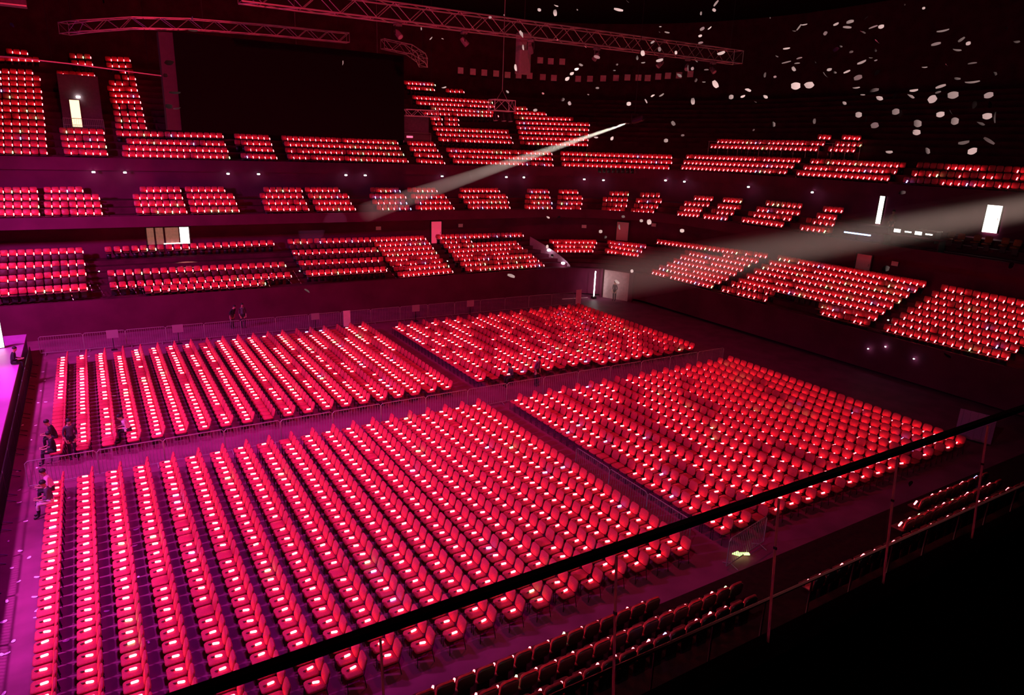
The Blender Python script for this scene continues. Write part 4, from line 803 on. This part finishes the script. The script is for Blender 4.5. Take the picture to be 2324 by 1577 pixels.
# curved ramp wall in the corner
mb = MB(); q = []
for i in range(9):
    a = i / 8 * 1.25; q.append((38.2 + 1.9 * math.sin(a) - .3, 27.4 - 4.6 * math.sin(a * .95), 0))
vs = [(x, y, .6) for x, y, z in q] + [(x, y, 4.6 - 2.2 * i / 8) for i, (x, y, z) in enumerate(q)]
mb.add(vs, [(i, i + 1, 10 + i, 9 + i) for i in range(8)])
struct('wall_ramp', mb, mat('ramp_wall', (.30, .16, .24), .6, noise=.1))
for i, (x, y, z) in enumerate([(38.75, 25.2, 3.6), (39.3, 23.6, 2.6)]):
    one('bulkhead_lamp', MB().slab(.3, .3, .2, .1, .05), mat('lamp_pink_white', (1, .9, .95), .5, 7, (1, .85, .9)), f'{"upper" if i == 0 else "lower"} round white lamp on the curved ramp wall', 'lamp', (x - .2, y - .15, z))
for i, (x, y, z) in enumerate([(2.32, 24.5, 3.9), (15.0, 24.5, 4.5), (15.1, 23.6, 3.3), (28.1, 25.2, 3.1), (44.0, -4.55, 3.25), (43.4, -4.7, 2.35), (42.35, -5.6, 2.0), (42.3, -4.6, 1.6), (42.3, -7.4, 1.75)]):
    one('step_light', MB().slab(.08, .07, .05, .02, .01), LAMPW, f'tiny white step light between seat blocks, {ordw(i + 1)} from the left', 'light', (x, y, z), 0, 'step lights in the lower tier')

# ------------------------------------------------------------------ people
def person(label, loc, rz, pose, shirt, trousers, lean=0.0, bag=False):
    J = {}; E = []
    def jn(n, p, r, par=None):
        J[n] = (Vector(p), r)
        if par: E.append((par, n))
    z0 = .96 if pose == 'stand' else .56
    def up(y, z):
        c, s_ = math.cos(lean), math.sin(lean); return (y * c - z * s_, z0 + y * s_ + z * c)
    def U(x, y, z): a, b = up(y, z); return (x, a, b)
    jn('pelvis', (0, 0, z0), .13); jn('waist', U(0, 0, .15), .118, 'pelvis'); jn('chest', U(0, -.01, .34), .135, 'waist'); jn('upper', U(0, 0, .46), .1, 'chest')
    jn('neck', U(0, -.01, .54), .052, 'upper'); jn('head', U(0, -.035, .64), .082, 'neck'); jn('brow', U(0, -.02, .72), .085, 'head'); jn('crown', U(0, 0, .785), .05, 'brow'); jn('nose', U(0, -.125, .665), .014, 'head')
    for sx in (-1, 1):
        n = 'l' if sx < 0 else 'r'
        jn('shoulder' + n, U(.17 * sx, 0, .45), .058, 'upper')
        if pose == 'stand': jn('elbow' + n, U(.23 * sx, .03, .17), .043, 'shoulder' + n); jn('wrist' + n, U(.2 * sx, -.1, -.04), .028, 'elbow' + n); jn('palm' + n, U(.19 * sx, -.13, -.11), .032, 'wrist' + n)
        else: jn('elbow' + n, U(.22 * sx, -.06, .19), .043, 'shoulder' + n); jn('wrist' + n, (.11 * sx, -.33 - .2 * lean, .68), .028, 'elbow' + n); jn('palm' + n, (.07 * sx, -.4 - .2 * lean, .69), .032, 'wrist' + n)
        jn('hip' + n, (.09 * sx, 0, z0 - .03), .098, 'pelvis')
        if pose == 'stand': jn('knee' + n, (.1 * sx, -.02, .5), .064, 'hip' + n); jn('ankle' + n, (.1 * sx, .02, .09), .042, 'knee' + n); jn('toe' + n, (.11 * sx, -.15, .035), .034, 'ankle' + n)
        else: jn('knee' + n, (.11 * sx, -.42, .53), .066, 'hip' + n); jn('ankle' + n, (.12 * sx, -.42, .09), .042, 'knee' + n); jn('toe' + n, (.12 * sx, -.59, .035), .034, 'ankle' + n)
    names = list(J); idx = {n: i for i, n in enumerate(names)}
    me = bpy.data.meshes.new('person_skeleton'); me.from_pydata([J[n][0] for n in names], [(idx[a], idx[b]) for a, b in E], [])
    ob = bpy.data.objects.new('person_skeleton', me); COL.objects.link(ob)
    ob.modifiers.new('skin', 'SKIN'); ss = ob.modifiers.new('sub', 'SUBSURF'); ss.levels = 1; ss.render_levels = 1
    for i, n in enumerate(names):
        d = me.skin_vertices[0].data[i]; d.radius = (J[n][1], J[n][1]); d.use_root = (n == 'pelvis')
    dg = bpy.context.evaluated_depsgraph_get(); bm_ = bpy.data.meshes.new_from_object(ob.evaluated_get(dg))
    bpy.data.objects.remove(ob)
    v = [tuple(q.co) for q in bm_.vertices]; f = [tuple(p_.vertices) for p_ in bm_.polygons]; mb = MB(); mb.v = list(v)
    def mi(c):
        n = min(names, key=lambda q: (J[q][0] - c).length - J[q][1] * .5)
        if n in ('neck', 'head', 'brow', 'crown', 'nose') or n.startswith('palm') or n.startswith('wrist'): return 0
        if n.startswith('toe') or n.startswith('ankle'): return 3
        if n.startswith(('hip', 'knee', 'pelvis')): return 2
        return 1
    for q in f:
        c = Vector((0, 0, 0))
        for i in q: c += Vector(v[i])
        mb.f.append(q); mb.m.append(mi(c / len(q)))
    for n in 'lr':      # five fingers and a thumb-side offset, rooted in the palm
        a = J['palm' + n][0]; w0 = J['wrist' + n][0]; d = (a - w0).normalized(); side = d.cross(Vector((0, .3, 1))).normalized(); sgn = 1 if n == 'l' else -1
        for k, L in enumerate((.075, .085, .08, .065)):
            r0 = a + side * (.024 - .016 * k) * sgn; mb.tube([r0, r0 + d * L * .6, r0 + d * L * .9 + Vector((0, 0, -.02))], [.009, .008, .006], 5, 0)
        mb.tube([a - d * .03, a + side * .04 * sgn, a + side * .05 * sgn + d * .04], [.01, .009, .007], 5, 0)
    SM = mat('cloth_' + '_'.join('%02d' % int(c * 99) for c in shirt), shirt, .8, noise=.2, scale=12); TM = mat('cloth_' + '_'.join('%02d' % int(c * 99) for c in trousers), trousers, .8, noise=.2, scale=12)
    root = thing('person', label, 'person', loc, rz)
    part('body', mb, [SKIN, SM, TM, BLACK], root, True)
    h = J['brow'][0]; hr = MB(); n = 10; rings = []
    for j in range(5):
        a = j / 4 * 1.75; rings.append([(h.x + .1 * math.sin(a) * math.cos(2 * PI * k / n), h.y + .012 + .108 * math.sin(a) * math.sin(2 * PI * k / n), h.z + .01 + .1 * math.cos(a)) for k in range(n)])
    vs = [p_ for r_ in rings for p_ in r_]; hr.add(vs, [(j * n + k, j * n + (k + 1) % n, (j + 1) * n + (k + 1) % n, (j + 1) * n + k) for j in range(4) for k in range(n)])
    part('hair', hr, HAIR, root, True); return root
DK = (.02, .018, .022); GR = (.08, .07, .08); PALE = (.65, .55, .6)
FX = -PI / 2        # facing the stage
person('person in black sitting bent forward on the front row, head down', (-.06, 4.53, 0), FX, 'sit', DK, DK, .35)
person('person in black sitting beside the barrier at the aisle end', (-.08, 3.03, 0), FX, 'sit', DK, DK, .15)
person('person in a dark coat standing between the first two rows', (.5, 3.15, 0), 0.2, 'stand', GR, DK, .12)
person('person in a pale top leaning forward on a chair by the aisle', (2.62, 4.03, 0), FX, 'sit', PALE, DK, .5)
person('person in a pale pink top sitting at the near front corner', (-.05, -.5, 0), FX, 'sit', (.7, .45, .55), DK, .3)
person('person in dark clothes with pale knees at the near front row', (-.05, -1.5, 0), FX, 'sit', GR, PALE, .25)
person('dark person sitting on the edge of the magenta stage', (-2.02, 13.8, .79), PI / 2, 'sit', DK, DK, .25)
person('person standing behind the far fence in dark clothes', (10.45, 21.2, 0), 0, 'stand', GR, DK, .05)
person('second person behind the far fence, bending to the left', (9.75, 21.35, 0), .6, 'stand', DK, GR, .45)
person('person sitting at the end of a far rear row by the crossing', (21.2, 2.94, 0), FX, 'sit', GR, DK, .3)
person('person in purple standing beside the far rear block corner', (22.4, 2.35, 0), .4, 'stand', (.18, .05, .16), DK, .2)
person('person standing in the pale corner entrance', (41.0, 18.1, 0), rot_to_centre(41, 18.1), 'stand', GR, DK, .05)
person('person standing behind the control desk on the middle tier', (47.2, -1.8, 7.95), -PI / 2, 'stand', (.2, .08, .08), DK, .05)

# ------------------------------------------------------------------ confetti
def flake_mb(l, w_, curl):
    mb = MB(); n = 5; vs = []
    for i in range(n + 1):
        a = (i / n - .5); 
        for s_ in (-1, 1): vs.append((a * l, s_ * w_ / 2 * (1 - .9 * a * a * 2), curl * l * a * a))
    mb.add(vs, [(2 * i, 2 * i + 2, 2 * i + 3, 2 * i + 1) for i in range(n)]); return mb
KINDS = [flake_mb(1, 1, .25).mesh('confetti_flake', [WHITE], True), flake_mb(1, .4, .5).mesh('confetti_strip', [WHITE], True)]
for m_ in KINDS: pass
def put_flake(loc, l, t_, M, label, group):
    o = link('confetti_flake', KINDS[0]); tag(o, label, 'confetti', group)
    S = Matrix.Diagonal((l, max(t_, .012), l, 1)); o.matrix_world = Matrix.Translation(loc) @ M @ S
for x, y in FLOOR_CONFETTI:
    s_ = rnd.uniform(.10, .17)
    put_flake((x, y, .012), s_, s_ * rnd.uniform(.45, .8), Matrix.Rotation(rnd.uniform(0, 6.28), 4, 'Z'), 'white confetti flake lying on the purple floor before the chairs', 'confetti flakes on the floor')
CFR = Matrix(((CR.x, CU.x, -CF.x, 0), (CR.y, CU.y, -CF.y, 0), (CR.z, CU.z, -CF.z, 0), (0, 0, 0, 1)))
for x, y, z, l, t_, a in AIR_CONFETTI_GLINTS:  # confetti, with some flakes standing in for reflections off the lighting rig
    if t_ > l: l, t_ = t_, l; 
    M = CFR @ Matrix.Rotation(math.radians(-a), 4, 'Z') @ Matrix.Rotation(rnd.uniform(-1, .9), 4, 'Y') @ Matrix.Rotation(rnd.uniform(-.9, .9), 4, 'X')
    put_flake((x, y, z), l * .82, t_ * .82, M, 'white confetti flake drifting in the dark air of the hall', 'confetti flakes in the air')

# ------------------------------------------------------------------ streamers left over the lower rows
STR = mat('foil_streamer', (.95, .7, .75), .2, metal=.9)
for i in range(34):
    x = .8 + i * .78 + rnd.uniform(-.3, .3); L = rnd.uniform(.8, 1.5); sl = rnd.uniform(-.1, .5); mb = MB(); vs = []; n = 14
    for k in range(n + 1):
        f = k / n; a = f * L * 9
        for q in (-1, 1): vs.append((sl * f * L + .025 * q * math.cos(a), -.55 * f * L + .025 * q * math.sin(a), -.62 * f * L))
    mb.add(vs, [(2 * k, 2 * k + 1, 2 * k + 3, 2 * k + 2) for k in range(n)])
    one('foil_streamer', mb, STR, f'twisted shiny foil streamer draped over the lower far rows, {ordw(i + 1)} from the left', 'streamer', (x, 24.0 + rnd.uniform(0, .6), 3.1 + rnd.uniform(-.1, .2)), 0, 'foil streamers over the lower rows')

# ------------------------------------------------------------------ light beams in the haze
def beam(name, p0, p1, r0, r1, dens, label):
    m = bpy.data.materials.new(name + '_haze'); m.use_nodes = True; nt = m.node_tree; nt.nodes.clear()
    o = nt.nodes.new('ShaderNodeOutputMaterial'); v = nt.nodes.new('ShaderNodeVolumeScatter'); v.inputs['Density'].default_value = dens; v.inputs['Anisotropy'].default_value = -.3
    v.inputs['Color'].default_value = (1, .95, .88, 1); nt.links.new(v.outputs['Volume'], o.inputs['Volume'])
    mb = MB().tube([Vector(p0), Vector(p1)], [r0, r1], 20); ob = one(name, mb, m, label, 'light beam', None, None, None, True); ob['kind'] = 'stuff'; return ob
S1, E1 = Vector((27.05, 1.29, 14.29)), Vector((18.75, 26.3, 6.48))
d1 = (E1 - S1).normalized()
beam('haze_beam', S1 + d1 * .25, S1 + d1 * 23.5, .045, .75, .085, 'pale narrow spotlight beam slanting down from the centre to the left')
t = thing('follow_spot', 'small spotlight hanging in the dark at the top of the narrow beam', 'spotlight', S1)
Q = d1.to_track_quat('Z', 'Y').to_matrix().to_4x4()
part('housing', MB().tube([(0, 0, -.55), (0, 0, -.5), (0, 0, .05), (0, 0, .12)], [.1, .15, .15, .12], 10, 0, True, Q), BLACK, t)
part('yoke', MB().tube([(-.2, 0, -.2), (-.2, 0, .35), (.2, 0, .35), (.2, 0, -.2)], .02, 5), BLACK, t); part('hanger', MB().tube([(0, 0, .35), (0, 0, 11.8)], .015, 5), BLACK, t)
P2, T2 = Vector((32.71, -14.99, 11.23)), Vector((40.6, 19.4, 1.6)); d2v = (T2 - P2).normalized(); S2 = P2 - d2v * 16
beam('haze_beam', S2 + d2v * 8, T2 - d2v * .6, .6, 2.1, .03, 'wide grey spotlight beam crossing from the right edge to the corner entrance')


# ------------------------------------------------------------------ light
def spot(name, loc, tgt, power, color, size_deg, blend=.5, radius=.3):
    l = bpy.data.lights.new(name, 'SPOT'); o = bpy.data.objects.new(name, l); COL.objects.link(o)
    l.energy = power; l.color = color; l.spot_size = math.radians(size_deg); l.spot_blend = blend; l.shadow_soft_size = radius
    o.location = loc; o.rotation_euler = (Vector(tgt) - Vector(loc)).to_track_quat('-Z', 'Y').to_euler(); return o
MAG = (1, .13, .95)
spot('stage_wash_spot', (-9, 12, 15), (-6, 8, 1.2), 1500, (1, .2, 1), 70, .8, .6)
spot('stage_wash_spot', (-10, 8, 15.5), (2.5, 9, 0), 8500, MAG, 72, .9, .6)
spot('stage_wash_spot', (-10, -6, 15.5), (3, -5, 0), 8500, MAG, 78, .9, .6)
spot('stage_wash_spot', (-10, 11, 15.5), (-.8, 11, 0), 9000, (1, .16, 1), 22, .8, .4)
spot('stage_wash_spot', (-10, -6, 15.5), (-.9, -6.5, 0), 7500, (1, .16, 1), 28, .9, .4)
spot('stage_wash_spot', (-8, 14, 12), (1, 24, 4), 6500, MAG, 85, .9, .6)
spot('lane_fill_spot', (6, -6, 24), (5, -5, 0), 4200, (.75, .02, 1), 62, .9, .6)  # added overhead fill for the lanes between the chair rows
WASH = (1, .03, .09)
spot('red_fill_spot', (6, -18, 24), (16, 26, 4), 9500, WASH, 95, .9, .5)  # both red spots are added fill for the walls and floor
spot('red_fill_spot', (16, -6, 24.5), (17, 2, 0), 5200, (1, .02, .16), 110, .9, .5)
spot('follow_spot_lamp', S1 + d1 * .2, E1, 32000, (1, .9, .8), 3.9, .3, .05)
spot('follow_spot_lamp', S2, T2, 92000, (1, .70, .62), 4.6, 1.0, .1)
spot('confetti_fill_spot', (3, -22.5, 17.6), (9.5, -18.5, 13.8), 1300, (1, .66, .62), 100, .6, .1)  # added fill for the drifting flakes, no fixture hangs there

spot('entrance_spill_spot', (8.1, 28.9, 6.0), (7.9, 27.0, 3.6), 900, (1, .75, .4), 34, .6, .1)

w = bpy.data.worlds.new('world'); scene.world = w; w.use_nodes = True
w.node_tree.nodes['Background'].inputs['Color'].default_value = (.02, .004, .006, 1)
w.node_tree.nodes['Background'].inputs['Strength'].default_value = .2
cy = scene.cycles; cy.adaptive_threshold = .02
cy.max_bounces = 5; cy.diffuse_bounces = 3; cy.glossy_bounces = 2; cy.transmission_bounces = 3; cy.volume_bounces = 0; cy.transparent_max_bounces = 8
scene.view_settings.view_transform = 'Standard'; scene.view_settings.look = 'None'
scene.view_settings.exposure = 0.85; scene.view_settings.gamma = 1.0
